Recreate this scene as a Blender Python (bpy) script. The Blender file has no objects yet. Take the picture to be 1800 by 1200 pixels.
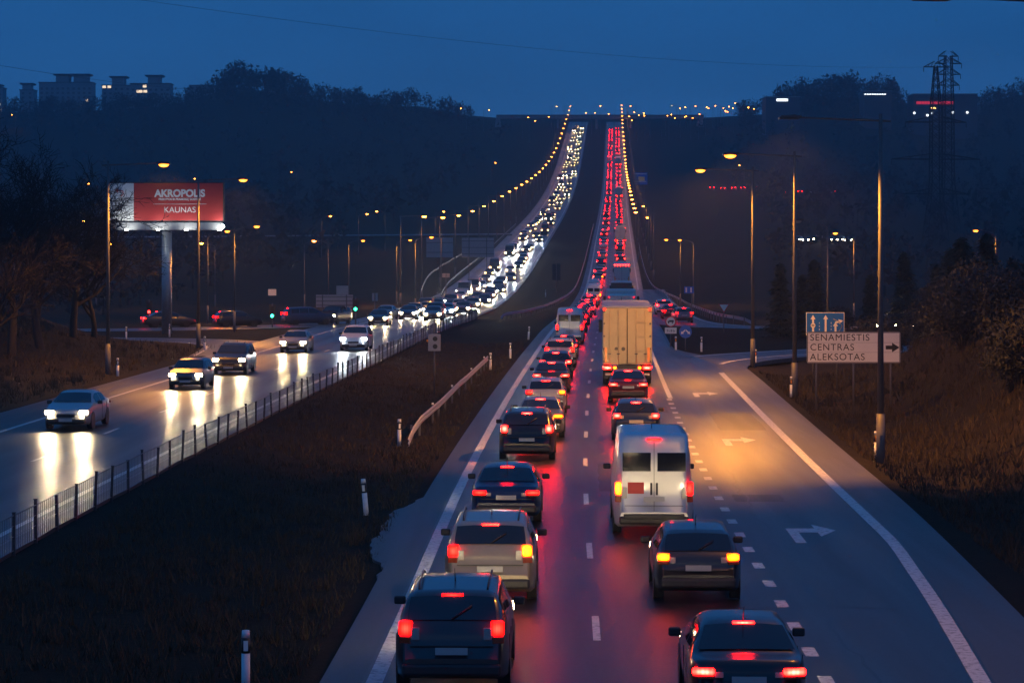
import bpy, bmesh, math, random
import numpy as np
from mathutils import Vector, Matrix

random.seed(7)
RNG = np.random.default_rng(11)
scene = bpy.context.scene
COL = scene.collection
R = math.radians

# ------------------------------------------------------------------ camera, sky, light, exposure
CAM_H, FPX = 7.3, 4440.0
cam_data = bpy.data.cameras.new('camera')
cam = bpy.data.objects.new('camera', cam_data)
COL.objects.link(cam)
cam.location = (0, 0, CAM_H)
cam.rotation_euler = (R(90), 0, 0)
cam_data.sensor_width = 36
cam_data.lens = FPX / 1800 * 36
cam_data.shift_y = -175 / 1800
cam_data.clip_end = 8000
scene.camera = cam

world = bpy.data.worlds.new('World')
scene.world = world
world.use_nodes = True
wn = world.node_tree
sky = wn.nodes.new('ShaderNodeTexSky')
sky.sky_type = 'NISHITA'
sky.sun_disc = False
sky.sun_elevation = R(3)
sky.sun_rotation = R(180)
sky.ozone_density = 6
sky.dust_density = 0.6
tint = wn.nodes.new('ShaderNodeMix')
tint.data_type = 'RGBA'
tint.inputs['Factor'].default_value = 0.75
tint.inputs['B'].default_value = (0.13, 1.02, 3.3, 1)
wn.links.new(sky.outputs[0], tint.inputs['A'])
ctc = wn.nodes.new('ShaderNodeTexCoord'); cmp_ = wn.nodes.new('ShaderNodeMapping'); cmp_.inputs['Scale'].default_value = (1, 1, 4)
cno = wn.nodes.new('ShaderNodeTexNoise'); cno.inputs['Scale'].default_value = 5; cno.inputs['Detail'].default_value = 5
wn.links.new(ctc.outputs['Generated'], cmp_.inputs[0]); wn.links.new(cmp_.outputs[0], cno.inputs['Vector'])
cmr = wn.nodes.new('ShaderNodeMapRange'); cmr.inputs['From Min'].default_value = .3; cmr.inputs['From Max'].default_value = .7; cmr.inputs['To Min'].default_value = .86; cmr.inputs['To Max'].default_value = 1.1
wn.links.new(cno.outputs['Fac'], cmr.inputs['Value'])
cml = wn.nodes.new('ShaderNodeVectorMath'); cml.operation = 'SCALE'
wn.links.new(tint.outputs['Result'], cml.inputs[0]); wn.links.new(cmr.outputs['Result'], cml.inputs['Scale'])
wn.links.new(cml.outputs[0], wn.nodes['Background'].inputs[0])
wn.nodes['Background'].inputs[1].default_value = 0.128

sun_data = bpy.data.lights.new('sun', 'SUN')
sun = bpy.data.objects.new('sun', sun_data)
COL.objects.link(sun)
sun_data.energy = 0.01
sun_data.angle = R(40)
sun_data.color = (1.0, 0.9, 0.8)
sun.rotation_euler = (R(87), 0, 0)

scene.view_settings.view_transform = 'Standard'
scene.view_settings.look = 'None'
scene.view_settings.exposure = 0
scene.view_settings.gamma = 1
scene.render.engine = 'CYCLES'
scene.cycles.use_denoising = True
scene.cycles.max_bounces = 5
scene.cycles.diffuse_bounces = 2
scene.cycles.glossy_bounces = 3
scene.cycles.transmission_bounces = 2
scene.cycles.volume_bounces = 0
scene.cycles.sample_clamp_indirect = 4
scene.cycles.use_light_tree = True

# ------------------------------------------------------------------ alignment of the place
def pchip(xs, ys):
    xs = np.array(xs, float); ys = np.array(ys, float)
    h = np.diff(xs); dl = np.diff(ys) / h
    m = np.zeros(len(xs))
    for i in range(1, len(xs) - 1):
        if dl[i - 1] * dl[i] > 0:
            w1 = 2 * h[i] + h[i - 1]; w2 = h[i] + 2 * h[i - 1]
            m[i] = (w1 + w2) / (w1 / dl[i - 1] + w2 / dl[i])
    m[0] = dl[0]; m[-1] = dl[-1]
    def f(x):
        x = np.asarray(x, float)
        i = np.clip(np.searchsorted(xs, x) - 1, 0, len(xs) - 2)
        t = (x - xs[i]) / h[i]
        return ((2*t**3 - 3*t**2 + 1) * ys[i] + (t**3 - 2*t**2 + t) * h[i] * m[i]
                + (-2*t**3 + 3*t**2) * ys[i+1] + (t**3 - t**2) * h[i] * m[i+1])
    return f

_xd = pchip([-60, 0, 47.7, 60, 72, 84, 107, 127, 151, 185, 330, 412, 596, 945, 1100, 1300, 1450, 2600],
            [-1.2, .35, 1.59, 1.84, 2.11, 2.44, 3.17, 3.86, 4.75, 6.1, 12.3, 15.9, 23.5, 38, 44.4, 52.4, 58.5, 104])
_pz = pchip([-60, 200, 260, 330, 390, 412, 500, 596, 780, 945, 1100, 1300, 1420, 1470, 1520, 1600, 1900, 2600],
            [0, 0, -.5, -1.0, -.5, 0, 3.0, 7.2, 15.5, 25, 37, 57, 70, 75.5, 80, 85, 94, 108])
XD = lambda d: float(_xd(d))
PZ = lambda d: float(_pz(d))
_ridge_x = [-900, -304, -203, -160, -128, -84, -54, -34, 0, 71, 118, 149, 182, 223, 250, 275, 300, 340, 900]
_ridge_h = [4, 4, 7, 22, 13, 8, 8, 3, 0, 0, 1, 3, 14, 13, 6, 6, 15, 14, 14]

def sstep(a, b, x):
    t = np.clip((x - a) / (b - a), 0, 1)
    return t * t * (3 - 2 * t)

def terrain(X, D):
    X = np.asarray(X, float); D = np.asarray(D, float)
    off = X - _xd(D)
    z = _pz(D) - 0.09
    z = z - 0.28 * np.clip(np.sin(np.pi * np.clip((off + 13.2) / 8.3, 0, 1)), 0, 1)
    near = 1 - sstep(150, 200, D)
    nr = sstep(40, 70, D) * (1 - sstep(128, 150, D))
    z = z + near * (-0.35 * np.sin(np.pi * np.clip((off - 9.3) / 5.0, 0, 1)))
    z = z + (0.25 * sstep(11, 16, off) + 3.4 * sstep(13.8, 20, off) + 2.0 * sstep(20, 32, off)) * nr
    z = z + 2.6 * sstep(17, 26, off) * (1 - sstep(40, 70, D)) * sstep(20, 40, D)
    # wooded rise right of the slip road
    z = z + 2.5 * sstep(33, 55, off) * (sstep(120, 140, D) * (1 - sstep(150, 163, D)) + sstep(245, 290, D) * (1 - sstep(300, 420, D)))
    # mound on the left
    nl = sstep(115, 150, D) * (1 - sstep(178, 186, D))
    z = z + nl * (0.4 * sstep(-28, -32, off) + 3.2 * sstep(-32, -46, off))
    z = z - 0.5 * sstep(28, 60, np.abs(off)) * sstep(240, 300, D) * (1 - sstep(420, 520, D))
    far = sstep(60, 260, np.abs(off)) * sstep(450, 1200, D) * (1 - sstep(1300, 1460, D))
    z = z - 6 * far * np.sin(off * .013 + D * .004) - 3 * far * np.sin(off * .031 - D * .011)
    rx = X * 1500 / np.maximum(D, 200)
    rid = np.interp(rx, _ridge_x, _ridge_h)
    z = z + rid * np.exp(-((np.minimum(D - 1500, 0)) / 230) ** 2) * sstep(600, 900, D)
    # small unevenness away from the roads
    wob = 0.05 * np.sin(X * 1.3 + .7 * D) + 0.04 * np.sin(X * .7 - 1.1 * D) + .05 * np.sin(.31 * X + .23 * D)
    wob = wob * (1 - sstep(130, 145, D) * (1 - sstep(300, 330, D)))
    z = z + wob * sstep(9.8, 13, off) + wob * .8 * sstep(-26, -30, off) + wob * .5 * sstep(-12.5, -10, off) * sstep(-5.2, -7, off)
    return z
TZ = lambda x, d: float(terrain(x, d))

# ------------------------------------------------------------------ materials
MATS = {}
def new_mat(name):
    m = bpy.data.materials.new(name); m.use_nodes = True
    MATS[name] = m
    return m, m.node_tree.nodes, m.node_tree.links, m.node_tree.nodes['Principled BSDF']

def plain(name, col, rough=.6, metal=0., spec=.5, coat=0., var=0., scale=6.):
    m, n, l, b = new_mat(name)
    b.inputs['Base Color'].default_value = (*col, 1)
    b.inputs['Roughness'].default_value = rough
    b.inputs['Metallic'].default_value = metal
    b.inputs['Specular IOR Level'].default_value = spec
    b.inputs['Coat Weight'].default_value = coat
    if var > 0:
        tc = n.new('ShaderNodeTexCoord'); ns = n.new('ShaderNodeTexNoise')
        ns.inputs['Scale'].default_value = scale; ns.inputs['Detail'].default_value = 5
        l.new(tc.outputs['Object'], ns.inputs['Vector'])
        mx = n.new('ShaderNodeMix'); mx.data_type = 'RGBA'
        mx.inputs['A'].default_value = (*[c * (1 - var) for c in col], 1)
        mx.inputs['B'].default_value = (*[min(1, c * (1 + var)) for c in col], 1)
        l.new(ns.outputs['Fac'], mx.inputs['Factor']); l.new(mx.outputs['Result'], b.inputs['Base Color'])
        mr = n.new('ShaderNodeMapRange'); mr.inputs['To Min'].default_value = max(.05, rough - .15); mr.inputs['To Max'].default_value = min(1, rough + .15)
        l.new(ns.outputs['Fac'], mr.inputs['Value']); l.new(mr.outputs['Result'], b.inputs['Roughness'])
    return m

def emit(name, col, strength, base=(.02, .02, .02)):
    m, n, l, b = new_mat(name)
    b.inputs['Base Color'].default_value = (*base, 1)
    b.inputs['Emission Color'].default_value = (*col, 1)
    b.inputs['Emission Strength'].default_value = strength
    b.inputs['Roughness'].default_value = .3
    return m

def lamp_emit(name, col, strength, edge=.25, cells=9., base=(.02, .02, .02)):
    # lit lamp glass: hot bulb in the middle, fluted lens towards the rim
    m, n, l, b = new_mat(name)
    b.inputs['Base Color'].default_value = (*base, 1); b.inputs['Roughness'].default_value = .2
    b.inputs['Emission Color'].default_value = (*col, 1)
    tc = n.new('ShaderNodeTexCoord'); sp = n.new('ShaderNodeSeparateXYZ'); l.new(tc.outputs['Generated'], sp.inputs[0])
    def mth(op, a, c=None):
        q = n.new('ShaderNodeMath'); q.operation = op
        for i, v in enumerate((a, c)):
            if v is None: continue
            if isinstance(v, (int, float)): q.inputs[i].default_value = v
            else: l.new(v, q.inputs[i])
        return q.outputs[0]
    dx = mth('SUBTRACT', sp.outputs['X'], .5); dz = mth('SUBTRACT', sp.outputs['Z'], .5)
    r2 = mth('ADD', mth('MULTIPLY', dx, dx), mth('MULTIPLY', dz, dz))
    hot = mth('POWER', 2.718, mth('MULTIPLY', r2, -11.0))
    fl = mth('MULTIPLY', mth('SINE', mth('MULTIPLY', sp.outputs['X'], cells * 6.283)), .18)
    tot = mth('MULTIPLY', mth('ADD', mth('MULTIPLY', hot, 1 - edge), edge), mth('ADD', fl, 1.0))
    l.new(mth('MULTIPLY', tot, strength), b.inputs['Emission Strength'])
    return m

def wet_asphalt(name, col, r0, r1, bump=.5, stretch=.05):
    m, n, l, b = new_mat(name)
    tc = n.new('ShaderNodeTexCoord'); uv = n.new('ShaderNodeAttribute'); uv.attribute_name = 'lane_offset'
    mp = n.new('ShaderNodeMapping'); mp.inputs['Scale'].default_value = (1, stretch, 1)
    l.new(tc.outputs['Object'], mp.inputs['Vector'])
    big = n.new('ShaderNodeTexNoise'); big.inputs['Scale'].default_value = 1.3; big.inputs['Detail'].default_value = 2
    l.new(mp.outputs['Vector'], big.inputs['Vector'])
    fine = n.new('ShaderNodeTexNoise'); fine.inputs['Scale'].default_value = 9; fine.inputs['Detail'].default_value = 8; fine.inputs['Roughness'].default_value = .8
    l.new(tc.outputs['Object'], fine.inputs['Vector'])
    mx = n.new('ShaderNodeMix'); mx.data_type = 'RGBA'
    mx.inputs['A'].default_value = (*[c * .5 for c in col], 1); mx.inputs['B'].default_value = (*[c * 1.55 for c in col], 1)
    add = n.new('ShaderNodeMath'); add.operation = 'MULTIPLY_ADD'; add.inputs[1].default_value = .5
    l.new(fine.outputs['Fac'], add.inputs[0]); 
    hb = n.new('ShaderNodeMath'); hb.operation = 'MULTIPLY'; hb.inputs[1].default_value = .5
    l.new(big.outputs['Fac'], hb.inputs[0]); l.new(hb.outputs[0], add.inputs[2])
    l.new(add.outputs[0], mx.inputs['Factor']); l.new(mx.outputs['Result'], b.inputs['Base Color'])
    # polished wheel tracks: 3.75 m lanes, tracks about 1.5 m apart
    trk = n.new('ShaderNodeMath'); trk.operation = 'MULTIPLY'; trk.inputs[1].default_value = 2 * math.pi / 1.875
    l.new(uv.outputs['Fac'], trk.inputs[0])
    cs = n.new('ShaderNodeMath'); cs.operation = 'COSINE'; l.new(trk.outputs[0], cs.inputs[0])
    tr2 = n.new('ShaderNodeMath'); tr2.operation = 'MULTIPLY_ADD'; tr2.inputs[1].default_value = .16; l.new(cs.outputs[0], tr2.inputs[0])
    grn = n.new('ShaderNodeMath'); grn.operation = 'MULTIPLY_ADD'; grn.inputs[1].default_value = .9; l.new(fine.outputs['Fac'], grn.inputs[0])
    gof = n.new('ShaderNodeMath'); gof.operation = 'SUBTRACT'; gof.inputs[1].default_value = .45; l.new(big.outputs['Fac'], gof.inputs[0]); l.new(gof.outputs[0], grn.inputs[2])
    l.new(grn.outputs[0], tr2.inputs[2])
    mr = n.new('ShaderNodeMapRange'); mr.inputs['From Min'].default_value = .15; mr.inputs['From Max'].default_value = .85
    mr.inputs['To Min'].default_value = r0; mr.inputs['To Max'].default_value = r1
    l.new(tr2.outputs[0], hb.inputs[0]); l.new(tr2.outputs[0], mr.inputs['Value']); l.new(mr.outputs['Result'], b.inputs['Roughness'])
    bp = n.new('ShaderNodeBump'); bp.inputs['Strength'].default_value = bump; bp.inputs['Distance'].default_value = .02
    b.inputs['Specular IOR Level'].default_value = .42
    l.new(fine.outputs['Fac'], bp.inputs['Height']); l.new(bp.outputs['Normal'], b.inputs['Normal'])
    return m

def paint_mat(name, col, worn=.5):
    m, n, l, b = new_mat(name)
    tc = n.new('ShaderNodeTexCoord'); ns = n.new('ShaderNodeTexNoise')
    ns.inputs['Scale'].default_value = 7; ns.inputs['Detail'].default_value = 7; ns.inputs['Roughness'].default_value = .7
    geo = n.new('ShaderNodeNewGeometry')
    l.new(geo.outputs['Position'], ns.inputs['Vector'])
    mr = n.new('ShaderNodeMapRange'); mr.inputs['From Min'].default_value = .36; mr.inputs['From Max'].default_value = .5
    l.new(ns.outputs['Fac'], mr.inputs['Value'])
    mx = n.new('ShaderNodeMix'); mx.data_type = 'RGBA'
    mx.inputs['A'].default_value = (*[c * (1 - worn) for c in col], 1); mx.inputs['B'].default_value = (*col, 1)
    l.new(mr.outputs['Result'], mx.inputs['Factor']); l.new(mx.outputs['Result'], b.inputs['Base Color'])
    b.inputs['Roughness'].default_value = .5
    return m

wet_asphalt('asphalt', (.024, .023, .023), .285, .40)
wet_asphalt('asphalt_shoulder', (.055, .053, .052), .32, .5)
wet_asphalt('asphalt_ramp', (.04, .04, .042), .32, .5)
wet_asphalt('asphalt_patch', (.016, .016, .016), .31, .46)
plain('bitumen', (.012, .012, .014), .35)
paint_mat('road_paint', (.64, .62, .59), .7)
plain('galvanised', (.34, .34, .35), .45, .6, var=.25)
plain('galvanised_dull', (.13, .13, .135), .6, .4, var=.25)
plain('dark_metal', (.05, .05, .055), .5, .3, var=.2)
plain('lamp_housing', (.06, .06, .065), .45, .2)
plain('post_white', (.72, .72, .70), .5, var=.15, scale=9)
plain('post_black', (.02, .02, .02), .5)
plain('reflector_orange', (.9, .30, .03), .25)
plain('reflector_white', (.9, .88, .75), .2)
lamp_emit('sodium_lens', (1.0, .21, .012), 34, .10, 0, (.5, .4, .3))
plain('lens_off', (.35, .33, .30), .2)
m, n, l, b = new_mat('car_paint')
oi = n.new('ShaderNodeObjectInfo'); l.new(oi.outputs['Color'], b.inputs['Base Color'])
b.inputs['Roughness'].default_value = .32; b.inputs['Coat Weight'].default_value = .6; b.inputs['Coat Roughness'].default_value = .08
b.inputs['Metallic'].default_value = .25
plain('car_glass', (.012, .014, .018), .06, spec=.8)
plain('rubber', (.018, .018, .018), .75)
plain('rim', (.4, .4, .42), .3, .9)
plain('black_plastic', (.02, .02, .022), .5)
plain('plate_white', (.42, .42, .40), .4)
lamp_emit('tail_on', (1, .0009, .0005), 190, .08, 5, (.3, .01, .01))
lamp_emit('brake_on', (1, .004, .0025), 360, .055, 5, (.3, .01, .01))
lamp_emit('turn_on', (1, .055, .0006), 110, .06, 6, (.5, .2, .01))
lamp_emit('head_on', (1, .74, .40), 210, .12, 3, (.5, .5, .5))
lamp_emit('head_cold', (.82, .93, 1), 230, .12, 3, (.5, .5, .5))
emit('head_far', (1, .60, .22), 15, (.5, .5, .5))
lamp_emit('head_warm', (1, .66, .30), 90, .12, 3, (.5, .5, .5))
plain('indicator_off', (.30, .05, .02), .15)
plain('lamp_red_off', (.18, .01, .01), .2)
plain('trailer_cream', (.50, .42, .25), .55, var=.28, scale=1.1)
plain('trailer_roof', (.25, .28, .36), .5)
plain('tarp_dark', (.10, .09, .08), .7, var=.2, scale=2)
plain('box_white', (.62, .60, .56), .5, var=.08, scale=2)
plain('sign_back', (.33, .33, .34), .55, .3, var=.12, scale=2)
plain('sign_white', (.86, .80, .70), .5, var=.04, scale=3)
plain('sign_blue', (.01, .13, .50), .45)
plain('sign_red', (.65, .02, .02), .45)
plain('sign_black', (.01, .01, .01), .5)
plain('sign_yellow', (.8, .6, .2), .5)
plain('board_red', (.42, .035, .035), .5)
plain('board_white', (.72, .73, .73), .5)
plain('board_trim', (.30, .30, .31), .5, .2)
emit('flood_on', (.92, 1, .92), 60)
emit('green_on', (.02, 1, .45), 25)
emit('red_on', (1, .02, .015), 18)
emit('window_lit', (1, .75, .5), 1.6)
emit('shop_red', (1, .03, .06), .6)
emit('shop_white', (.85, .95, 1), 3)
emit('shop_amber', (1, .55, .15), 5)
emit('sodium_far', (1.0, .25, .025), 60, (.5, .4, .3))
plain('concrete', (.24, .24, .25), .8, var=.15, scale=.3)
plain('window_dark', (.04, .05, .06), .2)
plain('cladding', (.05, .05, .06), .6)
plain('bark', (.025, .021, .018), .9, var=.3, scale=8)
plain('twig', (.014, .011, .009), .9)
plain('wood_mass', (.03, .03, .028), .95, var=.3, scale=.4)
plain('wire', (.04, .04, .045), .5, .5)
plain('pylon_steel', (.02, .02, .022), .6, .3)

def leaf_mat(name, a, c):
    m, n, l, b = new_mat(name)
    geo = n.new('ShaderNodeNewGeometry'); ns = n.new('ShaderNodeTexNoise'); ns.inputs['Scale'].default_value = 2.3; ns.inputs['Detail'].default_value = 3
    l.new(geo.outputs['Position'], ns.inputs['Vector'])
    ad = n.new('ShaderNodeMath'); ad.operation = 'MULTIPLY_ADD'; ad.inputs[1].default_value = .5
    l.new(geo.outputs['Random Per Island'], ad.inputs[0])
    h = n.new('ShaderNodeMath'); h.operation = 'MULTIPLY'; h.inputs[1].default_value = .5
    l.new(ns.outputs['Fac'], h.inputs[0]); l.new(h.outputs[0], ad.inputs[2])
    mx = n.new('ShaderNodeMix'); mx.data_type = 'RGBA'; mx.inputs['A'].default_value = (*a, 1); mx.inputs['B'].default_value = (*c, 1)
    l.new(ad.outputs[0], mx.inputs['Factor']); l.new(mx.outputs['Result'], b.inputs['Base Color'])
    b.inputs['Roughness'].default_value = .8
    return m
leaf_mat('conifer_leaf', (.02, .03, .022), (.055, .065, .045))
leaf_mat('shrub_leaf', (.014, .017, .016), (.042, .048, .044))
leaf_mat('grass_blade', (.014, .011, .004), (.075, .053, .022))

m, n, l, b = new_mat('turf')
geo = n.new('ShaderNodeNewGeometry')
na = n.new('ShaderNodeTexNoise'); na.inputs['Scale'].default_value = .35; na.inputs['Detail'].default_value = 8; na.inputs['Roughness'].default_value = .7
nb = n.new('ShaderNodeTexNoise'); nb.inputs['Scale'].default_value = 5; nb.inputs['Detail'].default_value = 8; nb.inputs['Roughness'].default_value = .75
l.new(geo.outputs['Position'], na.inputs['Vector']); l.new(geo.outputs['Position'], nb.inputs['Vector'])
rp = n.new('ShaderNodeValToRGB')
rp.color_ramp.elements[0].position = .32; rp.color_ramp.elements[0].color = (.008, .006, .002, 1)
rp.color_ramp.elements[1].position = .68; rp.color_ramp.elements[1].color = (.038, .024, .008, 1)
e = rp.color_ramp.elements.new(.5); e.color = (.017, .013, .004, 1)
av = n.new('ShaderNodeMath'); av.operation = 'MULTIPLY_ADD'; av.inputs[1].default_value = .45
hb = n.new('ShaderNodeMath'); hb.operation = 'MULTIPLY'; hb.inputs[1].default_value = .55
l.new(nb.outputs['Fac'], hb.inputs[0]); l.new(na.outputs['Fac'], av.inputs[0]); l.new(hb.outputs[0], av.inputs[2])
l.new(av.outputs[0], rp.inputs['Fac']); l.new(rp.outputs['Color'], b.inputs['Base Color'])
b.inputs['Roughness'].default_value = .95; b.inputs['Specular IOR Level'].default_value = .15
bp = n.new('ShaderNodeBump'); bp.inputs['Strength'].default_value = .7; bp.inputs['Distance'].default_value = .12
l.new(nb.outputs['Fac'], bp.inputs['Height']); l.new(bp.outputs['Normal'], b.inputs['Normal'])

# ------------------------------------------------------------------ mesh helpers
class MB:
    def __init__(self): self.v = []; self.f = []; self.m = []; self.s = []
    def add(self, vs, fs, mi=0, smooth=False):
        o = len(self.v); self.v += [tuple(p) for p in vs]
        for q in fs:
            self.f.append(tuple(i + o for i in q)); self.m.append(mi); self.s.append(smooth)
        return self
    def box(self, c, s, mi=0, rz=0., rx=0., bev=0., taper=None):
        x, y, z = s[0] / 2, s[1] / 2, s[2] / 2
        if bev > 0:
            bm = bmesh.new(); bmesh.ops.create_cube(bm, size=1)
            for q in bm.verts: q.co = Vector((q.co.x * s[0], q.co.y * s[1], q.co.z * s[2]))
            bmesh.ops.bevel(bm, geom=bm.edges[:], offset=bev, segments=2, affect='EDGES', profile=.5)
            bm.verts.index_update()
            vs = [Vector(q.co) for q in bm.verts]; fs = [tuple(k.index for k in q.verts) for q in bm.faces]; bm.free()
        else:
            vs = [Vector((a * x, b_ * y, d * z)) for d in (-1, 1) for b_ in (-1, 1) for a in (-1, 1)]
            fs = [(0, 2, 3, 1), (4, 5, 7, 6), (0, 1, 5, 4), (2, 6, 7, 3), (0, 4, 6, 2), (1, 3, 7, 5)]
        if taper:
            for q in vs:
                t = (q.z / s[2] + .5); q.x *= 1 + (taper[0] - 1) * t; q.y *= 1 + (taper[1] - 1) * t
        M = Matrix.Translation(c) @ Matrix.Rotation(rz, 4, 'Z') @ Matrix.Rotation(rx, 4, 'X')
        return self.add([M @ q for q in vs], fs, mi, False)
    def tube(self, pts, rad, n=8, mi=0, smooth=True, cap=True):
        pts = [Vector(p) for p in pts]
        if not hasattr(rad, '__len__'): rad = [rad] * len(pts)
        vs, fs = [], []
        for i, p in enumerate(pts):
            t = (pts[min(i + 1, len(pts) - 1)] - pts[max(i - 1, 0)]).normalized()
            a = t.cross(Vector((0, 0, 1)) if abs(t.z) < .9 else Vector((0, 1, 0))).normalized(); c = t.cross(a)
            for k in range(n):
                w = 2 * math.pi * k / n
                vs.append(p + (a * math.cos(w) + c * math.sin(w)) * rad[i])
        for i in range(len(pts) - 1):
            for k in range(n):
                k2 = (k + 1) % n
                fs.append((i * n + k, i * n + k2, (i + 1) * n + k2, (i + 1) * n + k))
        self.add(vs, fs, mi, smooth)
        if cap:
            o = len(self.v) - len(vs)
            self.f.append(tuple(o + k for k in range(n))[::-1]); self.m.append(mi); self.s.append(False)
            self.f.append(tuple(o + (len(pts) - 1) * n + k for k in range(n))); self.m.append(mi); self.s.append(False)
        return self
    def cyl(self, c, r, h, axis='Z', n=20, mi=0):
        d = {'X': Vector((1, 0, 0)), 'Y': Vector((0, 1, 0)), 'Z': Vector((0, 0, 1))}[axis] * h / 2
        return self.tube([Vector(c) - d, Vector(c) + d], r, n, mi)
    def prism(self, outline, y0, y1, mi=0):
        # outline in (x, z), extruded along y
        n = len(outline)
        vs = [(x, y0, z) for x, z in outline] + [(x, y1, z) for x, z in outline]
        fs = [tuple(range(n)), tuple(range(n, 2 * n))[::-1]]
        fs += [(i, i + n, (i + 1) % n + n, (i + 1) % n) for i in range(n)]
        return self.add(vs, fs, mi)
    def ribbon(self, left, right, mi=0):
        n = len(left)
        return self.add(list(left) + list(right), [(i, i + n, i + n + 1, i + 1) for i in range(n - 1)], mi)
    def mesh(self, name, mats):
        me = bpy.data.meshes.new(name)
        me.from_pydata([tuple(p) for p in self.v], [], self.f)
        for q in mats: me.materials.append(MATS[q])
        me.polygons.foreach_set('material_index', self.m)
        me.polygons.foreach_set('use_smooth', self.s)
        me.update()
        return me
    def build(self, name, mats, parent=None, loc=None):
        if isinstance(mats, str): mats = [mats]
        return put(name, self.mesh(name, mats), parent, loc)

def put(name, me, parent=None, loc=None):
    o = bpy.data.objects.new(name, me); COL.objects.link(o)
    if parent is not None: o.parent = parent
    if loc is not None: o.location = loc
    return o

def tag(o, label=None, cat=None, group=None, kind=None):
    if label: o['label'] = label
    if cat: o['category'] = cat
    if group: o['group'] = group
    if kind: o['kind'] = kind
    return o

def thing(name, label, cat, loc=(0, 0, 0), rz=0., group=None):
    o = bpy.data.objects.new(name, None); COL.objects.link(o)
    o.location = loc; o.rotation_euler = (0, 0, rz); o.empty_display_size = .2
    return tag(o, label, cat, group)

def text_obj(body, size, mat, parent, loc, rot=(R(90), 0, 0), bold=0., align='CENTER', space=1., name='lettering', squash=1.):
    c = bpy.data.curves.new(name, 'FONT'); c.body = body; c.size = size; c.align_x = align; c.align_y = 'CENTER'
    c.extrude = .003; c.offset = bold; c.space_character = space
    c.materials.append(MATS[mat])
    tmp = bpy.data.objects.new(name, c); COL.objects.link(tmp)
    me = bpy.data.meshes.new_from_object(tmp); bpy.data.objects.remove(tmp); bpy.data.curves.remove(c)
    o = put(name, me, parent, loc); o.rotation_euler = rot; o.scale = (squash, 1, 1)
    return o

ORD = ['first', 'second', 'third', 'fourth', 'fifth', 'sixth', 'seventh', 'eighth', 'ninth', 'tenth', 'eleventh', 'twelfth',
       'thirteenth', 'fourteenth', 'fifteenth', 'sixteenth', 'seventeenth', 'eighteenth', 'nineteenth', 'twentieth',
       'twenty-first', 'twenty-second', 'twenty-third', 'twenty-fourth', 'twenty-fifth', 'twenty-sixth', 'twenty-seventh', 'twenty-eighth', 'twenty-ninth', 'thirtieth']

# ------------------------------------------------------------------ ground, roads and markings
def structure(o, label=None):
    return tag(o, label, None, None, 'structure')

offs = np.concatenate([np.linspace(-1000, -140, 26), np.linspace(-130, -50, 17), np.linspace(-47, -27, 15), [-25.5, -25.2, -13.3, -13.0],
                       np.linspace(-12.5, -5.2, 9), [-4.9, -4.5, 0, 4, 8, 9.2, 9.6], np.linspace(10.2, 34, 32), np.linspace(37, 130, 26), np.linspace(150, 1000, 26)])
dss = np.concatenate([np.linspace(-40, 30, 10), np.linspace(32, 150, 96), np.linspace(153, 260, 46), np.linspace(265, 620, 50), np.linspace(635, 1700, 90), np.linspace(1750, 2600, 12)])
OO, DD = np.meshgrid(offs, dss)
XX = OO + _xd(DD)
ZZ = terrain(XX, DD)
gv = np.stack([XX, DD, ZZ], -1).reshape(-1, 3)
nc = len(offs)
gf = [(i * nc + j, i * nc + j + 1, (i + 1) * nc + j + 1, (i + 1) * nc + j) for i in range(len(dss) - 1) for j in range(nc - 1)]
g = MB(); g.add(gv.tolist(), gf, 0, True)
ground = structure(g.build('ground', 'turf'), 'dark winter grass verges, median and hillsides around the motorway')

def skirted(left, right, name, mat, parent=None, drop=.25):
    b_ = MB(); b_.ribbon(left, right)
    b_.ribbon([(x, y, z - drop) for x, y, z in left], left)
    b_.ribbon(right, [(x, y, z - drop) for x, y, z in right])
    return b_.build(name, mat, parent)

def lane_attr(o, left, right):
    me = o.data; a = me.attributes.new('lane_offset', 'FLOAT', 'POINT'); n = len(left)
    v = np.zeros(len(me.vertices))
    for i, p in enumerate(left): v[i] = p[0] - XD(p[1])
    for i, p in enumerate(right): v[n + i] = p[0] - XD(p[1])
    a.data.foreach_set('value', v); return o

def lane_pts(off, ds, lift):
    return [(XD(d) + (off(d) if callable(off) else off), d, PZ(d) + lift) for d in ds]

far_ds = list(np.concatenate([np.linspace(-30, 130, 65), np.linspace(134, 420, 60), np.linspace(428, 1500, 110)]))
edge_r = pchip([-30, 25, 42, 55, 63, 75, 107, 141, 150, 175, 1600], [4.0, 5.3, 6.35, 7.1, 7.42, 7.45, 7.4, 7.3, 7.2, 5.0, 5.0])
sh_r = pchip([-30, 25, 48, 76, 125, 150, 175, 1600], [6.0, 7.2, 8.3, 9.0, 9.1, 9.0, 5.4, 5.4])
lc_r = pchip([-30, 60, 103, 170, 240, 420, 1600], [-13.9, -13.9, -13.7, -13.3, -13.2, -14.6, -15.2])
lc_l = lambda d: float(lc_r(d)) - 11.4
road = structure(skirted(lane_pts(-3.95, far_ds, 0), lane_pts(lambda d: min(float(edge_r(d)) + .2, float(sh_r(d)) - .1), far_ds, 0), 'motorway_road', 'asphalt'),
                 'wet dark asphalt of the outbound carriageway with tail lights reflected')
lane_attr(road, lane_pts(-3.95, far_ds, 0), lane_pts(lambda d: min(float(edge_r(d)) + .2, float(sh_r(d)) - .1), far_ds, 0))
sh = skirted(lane_pts(-4.65, far_ds, -.004), lane_pts(-3.9, far_ds, -.004), 'hard_shoulder', 'asphalt_shoulder', road)
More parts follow.
